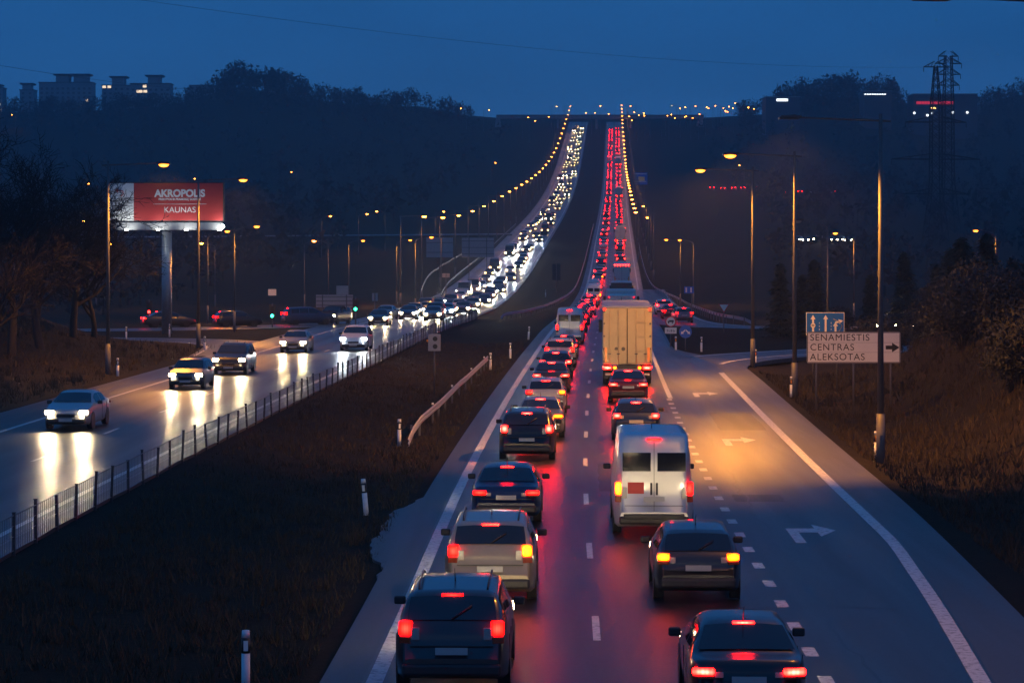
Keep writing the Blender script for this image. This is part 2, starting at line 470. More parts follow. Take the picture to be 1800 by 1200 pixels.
sh2 = skirted(lane_pts(lambda d: min(float(edge_r(d)) + .15, float(sh_r(d)) - .15), far_ds, -.004), lane_pts(lambda d: float(sh_r(d)), far_ds, -.004), 'hard_shoulder', 'asphalt_shoulder', road)
# broken widening of the left shoulder
pat = [(d, -4.66 - .62 * float(sstep(56, 61, d) * (1 - sstep(68, 73, d))) + .05 * math.sin(d * 1.9) + .03 * math.sin(d * 4.7) + random.uniform(-.02, .02)) for d in np.linspace(55, 74, 90)]
skirted([(XD(d) + o, d, -.03) for d, o in pat], [(XD(d) - 4.6, d, -.006) for d, o in pat], 'shoulder_patch', 'asphalt_shoulder', road)
in_road = structure(skirted(lane_pts(lambda d: lc_l(d), far_ds, 0), lane_pts(lambda d: float(lc_r(d)), far_ds, 0), 'inbound_road', 'asphalt'),
                    'wet inbound carriageway crowded with oncoming headlights')

lane_attr(in_road, lane_pts(lambda d: lc_l(d), far_ds, 0), lane_pts(lambda d: float(lc_r(d)), far_ds, 0))

def path_pts(pts, n=60):
    t = np.zeros(len(pts))
    for i in range(1, len(pts)): t[i] = t[i-1] + math.dist(pts[i], pts[i-1])
    # Catmull-Rom through the points
    P_ = np.array(pts, float); out = []
    for u in np.linspace(0, t[-1], n):
        i = int(np.clip(np.searchsorted(t, u) - 1, 0, len(pts) - 2)); w = (u - t[i]) / (t[i+1] - t[i])
        p0 = P_[max(i-1, 0)]; p1 = P_[i]; p2 = P_[i+1]; p3 = P_[min(i+2, len(pts)-1)]
        out.append(.5 * ((2*p1) + (-p0+p2)*w + (2*p0-5*p1+4*p2-p3)*w*w + (-p0+3*p1-3*p2+p3)*w**3))
    return np.array(out)
def path_road(name, centre, width, lift, mat, label, n=60, line=None):
    c = path_pts(centre, n); tg = np.gradient(c, axis=0); tg /= np.linalg.norm(tg, axis=1)[:, None]
    nn = np.stack([-tg[:, 1], tg[:, 0]], 1)
    w = np.interp(np.linspace(0, 1, n), np.linspace(0, 1, len(width)), width) / 2 if hasattr(width, '__len__') else np.full(n, width / 2)
    def side(s, ex=0, lf=lift): return [(p[0] + s * q[0] * (ww + ex), p[1] + s * q[1] * (ww + ex), PZ(p[1]) + lf) for p, q, ww in zip(c, nn, w)]
    o = structure(skirted(side(1), side(-1), name, mat), label)
    for s in (1, -1):
        m_ = MB(); m_.ribbon(side(s, -.42, lift + .004), side(s, -.27, lift + .004)) if s == 1 else m_.ribbon(side(s, -.27, lift + .004), side(s, -.42, lift + .004))
        if line is None or s in line: m_.build('edge_line', 'road_paint', o)
    return o, c

# exit slip road on the right: flares from the third lane and bends away
ex_out = path_pts([(XD(118) + 9.1, 118), (XD(135) + 9.1, 135), (13.6, 146), (14.8, 153), (17.2, 158.5), (21, 163.5), (27, 168), (36, 172), (70, 181)], 50)
ex_in = path_pts([(XD(118) + 3.95, 118), (XD(135) + 3.95, 135), (8.75, 148), (9.3, 156), (11.5, 162), (15.5, 167.5), (21.5, 173.5), (33, 180), (70, 190)], 50)
slip = structure(skirted([(x, y, PZ(y) - .008) for x, y in ex_in], [(x, y, PZ(y) - .008) for x, y in ex_out], 'slip_road', 'asphalt_ramp'),
                 'exit slip road bending right towards the large direction sign')
def offset_path(p, d_):
    tg = np.gradient(p, axis=0); tg /= np.linalg.norm(tg, axis=1)[:, None]
    return [(x - t[1] * d_, y + t[0] * d_) for (x, y), t in zip(p, tg)]
a1 = [(x, y, PZ(y) + .0) for x, y in offset_path(ex_out, 1.95)]; a2 = [(x, y, PZ(y) + .0) for x, y in offset_path(ex_out, 1.65)]
m_ = MB(); m_.ribbon(a1[16:], a2[16:]); m_.build('edge_line', 'road_paint', slip)
a1 = [(x, y, PZ(y) + .0) for x, y in offset_path(ex_in, -.5)]; a2 = [(x, y, PZ(y) + .0) for x, y in offset_path(ex_in, -.75)]
m_ = MB(); m_.ribbon(a1[18:], a2[18:]); m_.build('edge_line', 'road_paint', slip)
on_ramp, ramp_c = path_road('joining_ramp', [(95, 232), (60, 226), (38, 219.5), (26, 216.5), (19.5, 220), (16.3, 233), (16.0, 255), (17.4, 300), (19.3, 350), (21.2, 402)], 6.2, -.008, 'asphalt_ramp', 'joining ramp curving from the right onto the motorway')
left_exit, lex_c = path_road('inbound_exit_ramp', [(-10.0, 285), (-12.6, 250), (-17.5, 228), (-27, 214.5), (-42, 209.5), (-95, 207)], 6.5, -.008, 'asphalt_ramp', 'ramp leaving the inbound carriageway beyond the traffic light')
left_entry, len_c = path_road('inbound_entry_ramp', [(-95, 190), (-48, 191), (-32, 190.4), (-23, 186.5), (-18.8, 178), (-17.6, 162)], 6.2, -.010, 'asphalt_ramp', 'blue grey ramp below the billboard joining the inbound carriageway')
cross_l = structure(skirted([(-400, 560, TZ(-400, 560) + .6), (0, 640, TZ(0, 640) + .4)], [(-400, 553, TZ(-400, 553) + .6), (0, 633, TZ(0, 633) + .4)], 'side_road', 'asphalt_ramp'), 'dim side road crossing the field left of the motorway')

PL = .004
def dash(parent, name, off, d0, d1, w, n=2, lift=PL, mat='road_paint'):
    ds = np.linspace(d0, d1, n)
    b_ = MB(); b_.ribbon(lane_pts(lambda d: (off(d) if callable(off) else off) - w / 2, ds, lift), lane_pts(lambda d: (off(d) if callable(off) else off) + w / 2, ds, lift))
    return b_.build(name, mat, parent)
for k in range(-1, 34): dash(road, 'lane_dash', 0, 47.8 + 12 * k - 1.5, 47.8 + 12 * k + 1.5, .14)
b_ = MB()
for k in range(34, 118):
    ds = [47.8 + 12 * k - 1.5, 47.8 + 12 * k + 1.5]; b_.ribbon(lane_pts(-.07, ds, .01), lane_pts(.07, ds, .01))
tag(b_.build('far_lane_dashes', 'road_paint', road), kind='stuff')
for k in range(26): dash(road, 'dotted_dash', 3.78, 42 + 3 * k - .5, 42 + 3 * k + .5, .24)
dash(road, 'edge_line', -3.74, -10, 1480, .28, 200)
dash(road, 'edge_line', lambda d: float(edge_r(d)), -10, 141, .30, 90)
dash(road, 'edge_line', 3.86, 118, 245, .22, 30)
dash(road, 'edge_line', 4.6, 400, 1480, .2, 80)
for k in range(33): dash(in_road, 'lane_dash', lambda d: float(lc_r(d)) - 4.6, 60 + 12 * k, 63 + 12 * k, .14)
dash(in_road, 'edge_line', lambda d: float(lc_r(d)) - .75, -10, 1480, .2, 160)
dash(in_road, 'edge_line', lambda d: lc_l(d) + 2.6, -10, 1480, .2, 160)
# dark sealed crack wandering through the exit lane
b_ = MB(); L_, R_ = [], []
for d in np.linspace(36, 112, 90):
    o_ = 4.55 + .10 * math.sin(d * .9) + .07 * math.sin(d * 2.7 + 1) + .05 * random.uniform(-1, 1)
    L_.append((XD(d) + o_ - .03, d, .004)); R_.append((XD(d) + o_ + .035, d, .004))
b_.ribbon(L_, R_).build('crack_seal', 'bitumen', road)
for o0, o1, d0, d1 in [(.4, 1.6, 74, 83), (5.2, 7.0, 98, 108), (-3.2, -2.2, 56, 61), (1.9, 3.5, 108, 112), (4.2, 5.6, 71, 73)]:
    ds = np.linspace(d0, d1, 8)
    b_ = MB(); b_.ribbon(lane_pts(lambda d: o0 + .03 * math.sin(d * 7), ds, .0025), lane_pts(lambda d: o1 + .03 * math.sin(d * 5), ds, .0025)); b_.build('asphalt_patch', 'asphalt_patch', road)
for d in (50.5, 68.2, 88, 113, 140):
    b_ = MB(); xs_ = np.linspace(-3.6, 3.6 if d > 60 else 6.2, 14); yy = [d + .25 * math.sin(x * 1.7 + d) + random.uniform(-.05, .05) for x in xs_]
    b_.ribbon([(XD(y) + x, y - .025, .0032) for x, y in zip(xs_, yy)], [(XD(y) + x, y + .025, .0032) for x, y in zip(xs_, yy)]); b_.build('crack_seal', 'bitumen', road)
def arrow(off, d, kind):
    b_ = MB(); x0 = XD(d) + off; s = (XD(d + 4) - XD(d)) / 4
    q = lambda x, y: (x0 + x + s * y, d + y, PZ(d + y) + PL)
    def poly(*p): b_.add([q(*a) for a in p], [tuple(range(len(p)))])
    if kind == 'turn':
        poly((-.12, 0), (.14, 0), (.14, 2.2), (-.12, 3.1)); poly((-.12, 3.1), (.14, 2.2), (.62, 2.2), (.62, 3.1)); poly((.62, 1.3), (1.12, 2.65), (.62, 4.0))
    else:
        poly((-.1, 0), (.1, 0), (.1, 3.0), (-.1, 3.0)); poly((-.62, 2.9), (.62, 2.9), (0, 4.8))
    b_.build('turn_arrow' if kind == 'turn' else 'straight_arrow', 'road_paint', road)
for d in (61.3, 90.5, 119): arrow(5.15, d, 'turn')
for d in (63.3, 91, 119.5): arrow(-1.75, d, 'straight')

# ------------------------------------------------------------------ grass
def blades(n, region, hmin, hmax, w):
    o_, d_ = region(n)
    x = o_ + _xd(d_); z = terrain(x, d_) - .01
    h = RNG.uniform(hmin, hmax, len(x)) * (.5 + RNG.random(len(x))); a = RNG.uniform(0, 6.283, len(x)); lean = RNG.uniform(.1, .7, len(x)) * h; la = RNG.uniform(0, 6.283, len(x))
    ww = w * RNG.uniform(.5, 1.3, len(x))
    A = np.stack([x - np.cos(a) * ww, d_ - np.sin(a) * ww, z], 1); B = np.stack([x + np.cos(a) * ww, d_ + np.sin(a) * ww, z], 1)
    C = np.stack([x + np.cos(la) * lean, d_ + np.sin(la) * lean, z + h], 1)
    return np.stack([A, B, C], 1).reshape(-1, 3)
def tufts(o0, o1, d0, d1, n):
    u = RNG.random(n); dc = d0 * (d1 / d0) ** u; oc = RNG.uniform(o0, o1, n)
    def f(_):
        k = 22; rr = np.abs(RNG.normal(0, .13, n * k)); a = RNG.uniform(0, 6.283, n * k)
        return np.repeat(oc, k) + rr * np.cos(a), np.repeat(dc, k) + rr * np.sin(a)
    return f
def reg(o0, o1, d0, d1, clump=True):
    def f(n):
        u = RNG.random(n); d = d0 * (d1 / d0) ** u
        o = RNG.uniform(o0, o1, n)
        if clump:
            m_ = (np.sin(o * 2.3 + d * .9) + np.sin(o * 1.1 - d * 1.7 + 2) + np.sin(o * 4.1 + d * 2.3) + RNG.normal(0, .9, n)) > -.6
            o, d = o[m_], d[m_]
        return o, d
    return f
GV = np.concatenate([blades(62000, reg(-12.9, -5.0, 36, 190), .08, .22, .016), blades(30000, reg(9.6, 13.5, 40, 145), .10, .26, .018),
                     blades(42000, reg(12.5, 30, 45, 145), .15, .4, .025), blades(26000, reg(-48, -26, 95, 178), .12, .34, .022),
                     blades(1, tufts(-12.6, -5.2, 38, 150, 420), .22, .42, .014), blades(1, tufts(9.8, 24, 42, 140, 620), .25, .6, .016), blades(1, tufts(-40, -26.5, 98, 175, 260), .25, .6, .018)])
gm = bpy.data.meshes.new('grass'); nt_ = len(GV) // 3
gm.vertices.add(len(GV)); gm.vertices.foreach_set('co', GV.ravel())
gm.loops.add(len(GV)); gm.loops.foreach_set('vertex_index', np.arange(len(GV), dtype=np.int32))
gm.polygons.add(nt_); gm.polygons.foreach_set('loop_start', np.arange(0, len(GV), 3, dtype=np.int32))
gm.materials.append(MATS['grass_blade']); gm.update(calc_edges=True); gm.validate()
tag(put('grass', gm), 'short dry winter grass on the verges and the median', 'grass', None, 'stuff')

# ------------------------------------------------------------------ far woods on the ridge and the slopes
def wood(name, label, side):
    vs = []
    def tree(x, d, h, nt, sz=.09):
        z = TZ(x, d) - .5
        cw = h * random.uniform(.28, .42)
        c = np.array([x, d, z + h * .62])
        p = RNG.normal(0, 1, (nt, 3)); p /= np.linalg.norm(p, axis=1)[:, None]; p *= (RNG.random(nt) ** .4)[:, None]
        p = c + p * np.array([cw, cw, h * .42])
        s = h * sz
        q = p[:, None, :] + RNG.normal(0, s, (nt, 3, 3))
        vs.append(q.reshape(-1, 3))
        t = np.array([[x - .2, d, z], [x + .2, d, z], [x, d, z + h * .7]]); vs.append(t)
    for k in range(430):
        d = random.uniform(1380, 1530); rx_ = random.uniform(25, 330) * side
        if side > 0 and (rx_ < 135 or 232 < rx_ < 278): continue
        if side < 0 and -rx_ < 30 and random.random() < .5: continue
        x = rx_ * d / 1500
        if abs(x - XD(d)) < 34: continue
        big = 1.0 + (.35 if (side < 0 and 120 < -rx_ < 175) or (side > 0 and 160 < rx_ < 235) else 0)
        tree(x, d, random.uniform(7, 13) * big, 90, .05)
    for k in range(520):
        d = random.uniform(640, 1380)
        x = XD(d) + side * random.uniform(45, 60 + d * .2)
        if side < 0: x -= 14
        tree(x, d, random.uniform(5, 10), 26)
    for k in range(260):
        d = random.uniform(270, 640)
        x = XD(d) + side * random.uniform(34 if side > 0 else 60, 60 + d * .22)
        tree(x, d, random.uniform(3, 7), 40)
    V = np.concatenate(vs); me = bpy.data.meshes.new(name); n_ = len(V) // 3
    me.vertices.add(len(V)); me.vertices.foreach_set('co', V.ravel()); me.loops.add(len(V)); me.loops.foreach_set('vertex_index', np.arange(len(V), dtype=np.int32))
    me.polygons.add(n_); me.polygons.foreach_set('loop_start', np.arange(0, len(V), 3, dtype=np.int32)); me.materials.append(MATS['wood_mass']); me.update(calc_edges=True); me.validate()
    return tag(put(name, me), label, 'wood', None, 'stuff')
wood('far_wood', 'dark bare wood covering the hillside left of the motorway', -1)
wood('far_wood', 'dark bare wood covering the hillside right of the motorway', 1)

# ------------------------------------------------------------------ street lamps
def lens_bowl(sx, sy, sz):
    b_ = MB(); vs, fs = [], []; nu, nv = 12, 4
    for j in range(nv + 1):
        t = j / nv * math.pi / 2
        for i in range(nu):
            w = 2 * math.pi * i / nu
            vs.append((math.cos(w) * sx * math.cos(t), math.sin(w) * sy * math.cos(t), -sz * math.sin(t)))
    for j in range(nv):
        for i in range(nu):
            fs.append((j * nu + i, (j + 1) * nu + i, (j + 1) * nu + (i + 1) % nu, j * nu + (i + 1) % nu))
    b_.add(vs, fs, 0, True); return b_
LAMP = {}
def lamp_meshes(kind, h, arm, rise, head):
    p = MB(); r0 = .013 * h; p.tube([(0, 0, -.4), (0, 0, 1.7)], [r0, r0 * .95], 10); p.tube([(0, 0, 1.7), (0, 0, h)], [r0 * .72, r0 * .42], 10)
    p.box((0, -r0 * .98, .8), (.1, .02, .35))
    a = MB()
    if rise < .5: a.tube([(.35, 0, h - .25), (0, 0, h - .22), (-arm, 0, h - .22 + rise)], [.035, .045, .03], 8)
    else: a.tube([(0, 0, h - .02), (-arm * .12, 0, h + rise * .3), (-arm * .4, 0, h + rise * .62), (-arm, 0, h + rise)], [.045, .042, .038, .03], 8)
    hd = MB(); zc = h + rise - (.22 if rise < .5 else 0)
    out = [(0, -.03), (-.12, -.07), (-head, -.06), (-head * 1.03, -.01), (-head * .92, .06), (-head * .3, .09), (0, .05)]
    hd.prism([(x - arm, z + zc) for x, z in out], -.13, .13)
    hd.box((-arm - head * .5, 0, zc + .02), (head * .7, .30, .07), 0, bev=.02)
    ln = lens_bowl(head * .40, .17, .17)
    LAMP[kind] = dict(pole=p.mesh('pole', ['galvanised_dull']), arm=a.mesh('arm', ['galvanised_dull']), head=hd.mesh('lamp_head', ['lamp_housing']),
                      flat=MB().box((0, 0, .0), (head * .6, .2, .012)).mesh('lens', ['sodium_lens']), on=ln.mesh('lens', ['sodium_lens']), off=ln.mesh('lens', ['lens_off']), far=ln.mesh('lens', ['sodium_far']),
                      lp=(-arm - head * .55, 0, zc - .055), h=h)
lamp_meshes('mast', 11.9, 2.7, .1, .75)
lamp_meshes('street', 8.2, 1.5, .55, .62)
def lamp(kind, x, d, label, side=1, lit=True, power=900, cone=150, group=None, rz=0., far=False, name='street_lamp', z=None, flat=False, tilt=0):
    L = LAMP[kind]
    t = thing(name, label, 'street lamp', (x, d, TZ(x, d) if z is None else z), rz + (0 if side > 0 else math.pi), group)
    put('pole', L['pole'], t); put('arm', L['arm'], t); hd = put('lamp_head', L['head'], t)
    put('lens', (L['far' if far else ('flat' if flat else 'on')]) if lit else L['off'], hd, L['lp'])
    if lit and power > 0:
        li = bpy.data.lights.new('lamp_light', 'SPOT'); li.energy = power; li.color = (1, .36, .03); li.spot_size = R(cone); li.spot_blend = .45 if cone < 155 else .12; li.shadow_soft_size = .15
        o = bpy.data.objects.new('lamp_light', li); COL.objects.link(o); o.parent = t; o.location = (L['lp'][0], 0, L['lp'][2] - .22); o.rotation_euler = (R(tilt), 0, 0)
    return t
def depth_at(px, py, lift, d0=150, d1=1480, mode='top'):
    # depth at which something of height lift standing on the terrain shows at image row py
    best = None
    for d in np.linspace(d0, d1, 500):
        x = (px - 900) / FPX * d
        e = abs(425 - (TZ(x, d) + lift - CAM_H) * FPX / d - py)
        if best is None or e < best[0]: best = (e, d, x)
    return best[2], best[1]
RP = 9500
# outbound verge, nearest first
lamp('mast', 10.65, 45.4, 'tall street lamp whose head hangs in the top corner of the sky', 1, True, 1500, rz=.02, flat=True)
lamp('mast', 12.55, 86, 'tall mast lamp with a dark flat head beside the wide white direction sign', 1, True, 12500, 130, flat=True, tilt=19)
lamp('mast', 13.65, 122, 'tall lit mast lamp, first lit one behind the white direction sign', 1, True, RP * .75, 157)
lamp('mast', 14.3, 150, 'tall lit mast lamp at the bend of the slip road', 1, True, RP)
# inbound verge
lamp('mast', -22.55, 141, 'tall lit mast lamp in front of the white end of the billboard', -1, True, RP)
lamp('mast', -21.85, 176, 'tall lit mast lamp overlapping the red end of the billboard', -1, True, RP)
# junction lamps on the left
for px, py, lit, lab in [(365, 415, 1, 'short lamp with raised arm just right of the billboard mast'), (412, 408, 1, 'short lamp with the brightest orange light right of the billboard'),
                         (535, 430, 0, 'unlit short lamp standing between the green signals'), (613, 432, 1, 'short lit lamp in front of the brown sign back'),
                         (697, 432, 1, 'short lit lamp where the left crash barrier begins'), (730, 424, 1, 'short lit lamp just left of the two grey sign backs')]:
    x, d = depth_at(px, py, 8.2, 195 if px < 500 else 225, 420)
    lamp('street', x, d, lab, -1, bool(lit), 2400, 158, 'junction lamps on the left')
# junction lamps on the right
for px, py, side, lit, lab in [(1196, 428, 1, 1, 'short lit lamp by the joining ramp, the one nearer the traffic'), (1219, 430, 1, 1, 'short lit lamp by the joining ramp holding the small lane sign side'),
                               (1501, 418, 1, 1, 'short lit lamp rising above the white direction sign'), (1750, 414, 1, 1, 'short lit lamp above the dark shrubs at far end'),
                               (1455, 402, 1, 0, 'unlit short lamp between two tall mast lamps')]:
    x, d = depth_at(px, py, 8.2, 150 if px > 1400 else 230, 420)
    lamp('street', x, d, lab, side, bool(lit), 2400, 158, 'junction lamps on the right')
# rows climbing the hill
k = 0
for d in np.arange(440, 1470, 34):
    k += 1
    lamp('mast', XD(d) + 7.6, d, ('%s lit lamp of the row beside the red tail lights, from the near end' % ORD[k - 1]) if k < 13 else 'far lit lamp high up the row climbing beside the red tail lights', 1, True, 1500, 150, 'far lamps of the outbound row', far=True)
k = 0
for d in np.arange(330, 1470, 40):
    k += 1
    lamp('mast', XD(d) + lc_l(d) - 1.6, d, ('%s lit lamp of the row beside the oncoming headlights, from the near end' % ORD[k - 1]) if k < 13 else 'far lit lamp high up the row climbing beside the oncoming headlights', -1, True, 1500, 150, 'far lamps of the inbound row', far=True)
# scattered lamps of side streets
for px, py, lab in [(521, 302, 'lone orange lamp high on the dark slope right of the billboard'), (565, 380, 'small orange lamp, first of three in a level row mid left'), (630, 376, 'small orange lamp, middle of three in a level row mid left'),
                    (677, 371, 'small orange lamp, last of three in a level row mid left'), (765, 372, 'small orange lamp above the grey sign backs'), (577, 490, 'orange lamp just above the stepped sign back'),
                    (378, 493, 'orange lamp low between the billboard mast and the short lamps'), (146, 323, 'orange lamp left of the white end of the billboard, upper one'), (163, 388, 'orange lamp left of the white end of the billboard, middle one'),
                    (169, 482, 'orange lamp below the white end of the billboard'), (333, 314, 'orange lamp peeping over the top edge of the billboard'), (863, 286, 'lone orange lamp on the slope left of the headlight stream'),
                    (25, 468, 'orange lamp shining through the bare trees'), (27, 202, 'tiny lamp below the apartment blocks at the left edge'), (1308, 290, 'lone orange lamp between the two lit mast lamps on the right'),
                    (1117, 362, 'orange lamp right of the tail light row, upper of two'), (1122, 382, 'orange lamp right of the tail light row, lower of two')]:
    x, d = depth_at(px, py, 8.7, 240, 1400)
    lamp('street', x, d, lab, random.choice((1, -1)), True, 400, 150, 'scattered far street lamps', far=True)
random.seed(21)
for px, py in [(820, 190), (850, 193), (918, 206), (930, 212), (969, 187), (975, 205), (1046, 186), (1040, 198), (1056, 198), (1080, 200), (1118, 186), (1105, 197), (1122, 198),
               (1116, 204), (1133, 202), (1143, 203), (1142, 200), (1121, 211), (1163, 203), (1170, 201), (1176, 207), (1190, 185), (1195, 188), (1196, 204), (1205, 190), (1213, 186), (1214, 205),
               (1228, 207), (1240, 200), (1252, 188), (1255, 190), (1262, 190), (1267, 186), (1266, 196), (1272, 187), (1278, 190), (1285, 194), (1289, 196), (1302, 181), (1306, 188), (1325, 189), (1335, 191)]:
    x, d = depth_at(px, py, 11.9, 1230, 1500)
    lamp('mast', x, d, 'tiny distant street lamp of the town beyond the overpass', random.choice((1, -1)), True, 0, 150, 'town street lamps on the horizon', far=True)

# ------------------------------------------------------------------ roadside posts, barriers, fence
dl = MB(); dl.tube([(0, 0, -.2), (0, 0, .62)], .058, 10); dl.tube([(0, 0, .88), (0, 0, 1.0)], [.058, .05], 10)
ME_POST = dl.mesh('post', ['post_white'])
ME_BAND = MB().tube([(0, 0, .62), (0, 0, .88)], .06, 10).mesh('band', ['post_black'])
ME_REFW = MB().box((0, -.062, .75), (.06, .012, .17)).mesh('reflector', ['reflector_white'])
ME_REFO = MB().box((0, -.062, .75), (.06, .012, .17)).mesh('reflector', ['reflector_orange'])
def delineator(px, py, label, orange=False, lean=0.):
    d = 200.
    for _ in range(12):
        x = (px - 900) / FPX * d; d = (CAM_H - TZ(x, d)) * FPX / (py - 425)
    t = thing('delineator_post', label, 'post', ((px - 900) / FPX * d, d, TZ((px - 900) / FPX * d, d)), 0, 'roadside delineator posts')
    t.rotation_euler = (0, lean, random.uniform(-.2, .2)); t.scale = (1.25, 1.25, 1)
    put('post', ME_POST, t); put('band', ME_BAND, t); put('reflector', ME_REFO if orange else ME_REFW, t)
for a in [(432, 1212, 'white marker post at the bottom edge of the median', False), (644, 905, 'leaning white marker post in the median, second from the camera', False, -.09),
          (702, 784, 'white marker post at the near end of the median guard rail', False), (862, 650, 'white marker post at the far end of the median guard rail', False),
          (897, 630, 'white marker post in the median, just past the guard rail', False), (929, 597, 'white marker post in the median beside the white van', False, .05),
          (959, 523, 'wide pale marker post in the median far down the queue', False), (1540, 808, 'marker post with orange reflector at the foot of the dark headed mast lamp', True),
          (1391, 698, 'marker post with orange reflector at the foot of the first lit mast', True), (1328, 643, 'marker post with orange reflector at the bend of the slip road', True),
          (1233, 618, 'marker post on the grass island with white reflector', False), (1188, 617, 'marker post with orange reflector under the blue round sign', True),
          (207, 661, 'white marker post at the foot of the mast lamp before the billboard', False), (360, 617, 'white marker post on the grass wedge of the entry ramp', False),
          (222, 597, 'small white marker post below the billboard', False), (298, 592, 'small white marker post at the billboard mast', False)]:
    delineator(*a)

def guard_rail(name, label, pts, zf, posts=True, refl=False, cat='guard rail', mat='galvanised'):
    c = path_pts(pts, max(2, int(sum(math.dist(pts[i], pts[i+1]) for i in range(len(pts)-1)) / 4)))
    o0 = (c[0][0], c[0][1], zf(*c[0]))
    t = thing(name, label, cat, o0)
    prof = [(0, .45), (.05, .50), (.05, .56), (0, .60), (.05, .65), (.05, .71), (0, .76)]
    L_ = []
    tg = np.gradient(c, axis=0); tg /= np.linalg.norm(tg, axis=1)[:, None]
    b_ = MB(); vs = []; n = len(prof)
    for i, (p, q) in enumerate(zip(c, tg)):
        e = 0. if 1 < i else (-.42 + .3 * i)
        for a, h in prof: vs.append((p[0] + q[1] * a - o0[0], p[1] - q[0] * a - o0[1], zf(*p) + max(h + e, .02 + .05 * (h - .45)) - o0[2]))
    fs = [(i * n + j, i * n + j + 1, (i + 1) * n + j + 1, (i + 1) * n + j) for i in range(len(c) - 1) for j in range(n - 1)]
    b_.add(vs, fs, 0, False); b_.build('rail_beam', mat, t)
    if posts:
        me = MB().box((0, 0, .25), (.08, .12, .9)).mesh('post', ['galvanised_dull']); mr = MB().box((0, -.05, .80), (.09, .03, .09)).mesh('reflector', ['reflector_white'])
        for i, p in enumerate(c):
            if i < 1: continue
            q = put('post', me, t, (p[0] - tg[i][1] * .06 - o0[0], p[1] + tg[i][0] * .06 - o0[1], zf(*p) - o0[2]))
            if refl and i % 3 == 0: put('reflector', mr, q)
    return t
zt = lambda x, d: TZ(x, d)
zp = lambda x, d: PZ(d)
guard_rail('guard_rail', 'short galvanised guard rail in the median between two white posts', [(-3.8, 92), (-3.25, 105), (-1.45, 150)], zt, True, True)
guard_rail('guard_rail', 'long galvanised guard rail sweeping along the inbound carriageway edge', [(-13.2, 262), (-11.5, 285), (-9.6, 320), (XD(420) + lc_l(420) - .5, 420), (XD(560) + lc_l(560) - .5, 560), (XD(700) + lc_l(700) - .5, 700)], zp, mat='galvanised_dull')
guard_rail('guard_rail', 'second guard rail running higher behind the inbound barrier', [(-12.5, 345), (XD(430) + lc_l(430) - 4.5, 430), (XD(520) + lc_l(520) - 4.0, 520)], lambda x, d: TZ(x, d) + .9, False, mat='galvanised_dull')
guard_rail('guard_rail', 'curved guard rail along the outside of the joining ramp', [(21.5, 217.5 + 8), (20.2, 236), (20.4, 262), (21.4, 300), (22.6, 345), (XD(420) + 6.6, 420), (XD(600) + 6.2, 600)], zp)
guard_rail('guard_rail', 'thin guard rail curving across the far end of the median', [(-1.2, 262), (1.5, 285), (5.6, 335), (9.6, 392), (XD(520) - 5.2, 520), (XD(700) - 5.2, 700)], zt)

# low wire fence along the median edge of the inbound carriageway
fence = thing('wire_fence', 'low wire mesh fence on dark posts along the inbound carriageway', 'fence', (XD(52) + float(lc_r(52)) + .35, 52, 0))
f0 = fence.location
fp = MB(); fp.box((0, 0, .48), (.07, .07, 1.05)); fp.box((0, 0, 1.01), (.09, .09, .02))
ME_FP = fp.mesh('post', ['dark_metal'])
fpts = []
d = 52.
while d < 262:
    x = XD(d) + float(lc_r(d)) + .35 + random.uniform(-.03, .03)
    fpts.append((x, d, TZ(x, d))); q = put('post', ME_FP, fence, (x - f0.x, d - f0.y, TZ(x, d) - f0.z)); q.rotation_euler = (random.uniform(-.04, .04), random.uniform(-.05, .05), 0); q.scale = (1, 1, random.uniform(.9, 1.08))
    d += 2.5
for h, r in ((.12, .012), (.45, .008), (.70, .008), (.95, .014)):
    b_ = MB(); b_.tube([(x - f0.x, y - f0.y, z + h * 1.0 - f0.z + (.015 * math.sin(y))) for x, y, z in fpts], r, 4, cap=False); b_.build('wire', 'galvanised_dull', fence)
b_ = MB()
for (x0, y0, z0), (x1, y1, z1) in zip(fpts[:-1], fpts[1:]):
    for j in range(1, 10):
        t_ = j / 10; x = x0 + (x1 - x0) * t_ - f0.x; y = y0 + (y1 - y0) * t_ - f0.y
        b_.box((x, y, z0 + .53), (.008, .008, .84))
tag(b_.build('mesh_wires', 'galvanised_dull', fence), kind='stuff')
# wet concrete gutter along the fence
gut = skirted([(x - .55, y, PZ(y) + .006) for x, y, z in fpts], [(x - .05, y, PZ(y) + .002) for x, y, z in fpts], 'gutter', 'asphalt_shoulder', in_road)

# ------------------------------------------------------------------ billboard
bb = thing('billboard', 'large red and white floodlit billboard on a single grey mast', 'billboard', (-27.9, 203, TZ(-27.9, 203)), R(-2))
W_, H_ = 9.35, 3.0; zb_ = 8.2
MB().tube([(.1, .35, -1), (.1, .35, zb_)], [.42, .40], 18).build('mast', 'galvanised', bb)
fr = MB(); fr.box((0, .25, zb_ + .9 + H_ / 2), (W_ + .15, .30, H_ + .15)); fr.box((0, .4, zb_ + .3), (W_ - .4, .3, .25)); fr.box((0, .42, zb_ + .9 + H_ / 2), (W_ * .8, .2, .2)); fr.build('frame', 'dark_metal', bb)
zc = zb_ + .9 + H_ / 2
pn = MB(); pn.box((-W_ / 2 + W_ * .115, .085, zc), (W_ * .23, .03, H_)); pn.build('white_panel', 'board_white', bb)
pn = MB(); pn.box((W_ * .115, .083, zc), (W_ * .77, .03, H_)); pn.build('red_panel', 'board_red', bb)
for k in range(6):
    MB().box((-W_ / 2 + W_ / 12 + k * W_ / 6, .02, zb_ + .42), (W_ / 6 - .03, .14, .62), 0, rx=R(-20)).build('walkway_panel', 'board_trim', bb)
text_obj('AKROPOLIS', .80, 'board_white', bb, (1.2, .062, zc + .66), bold=.035, squash=.96)
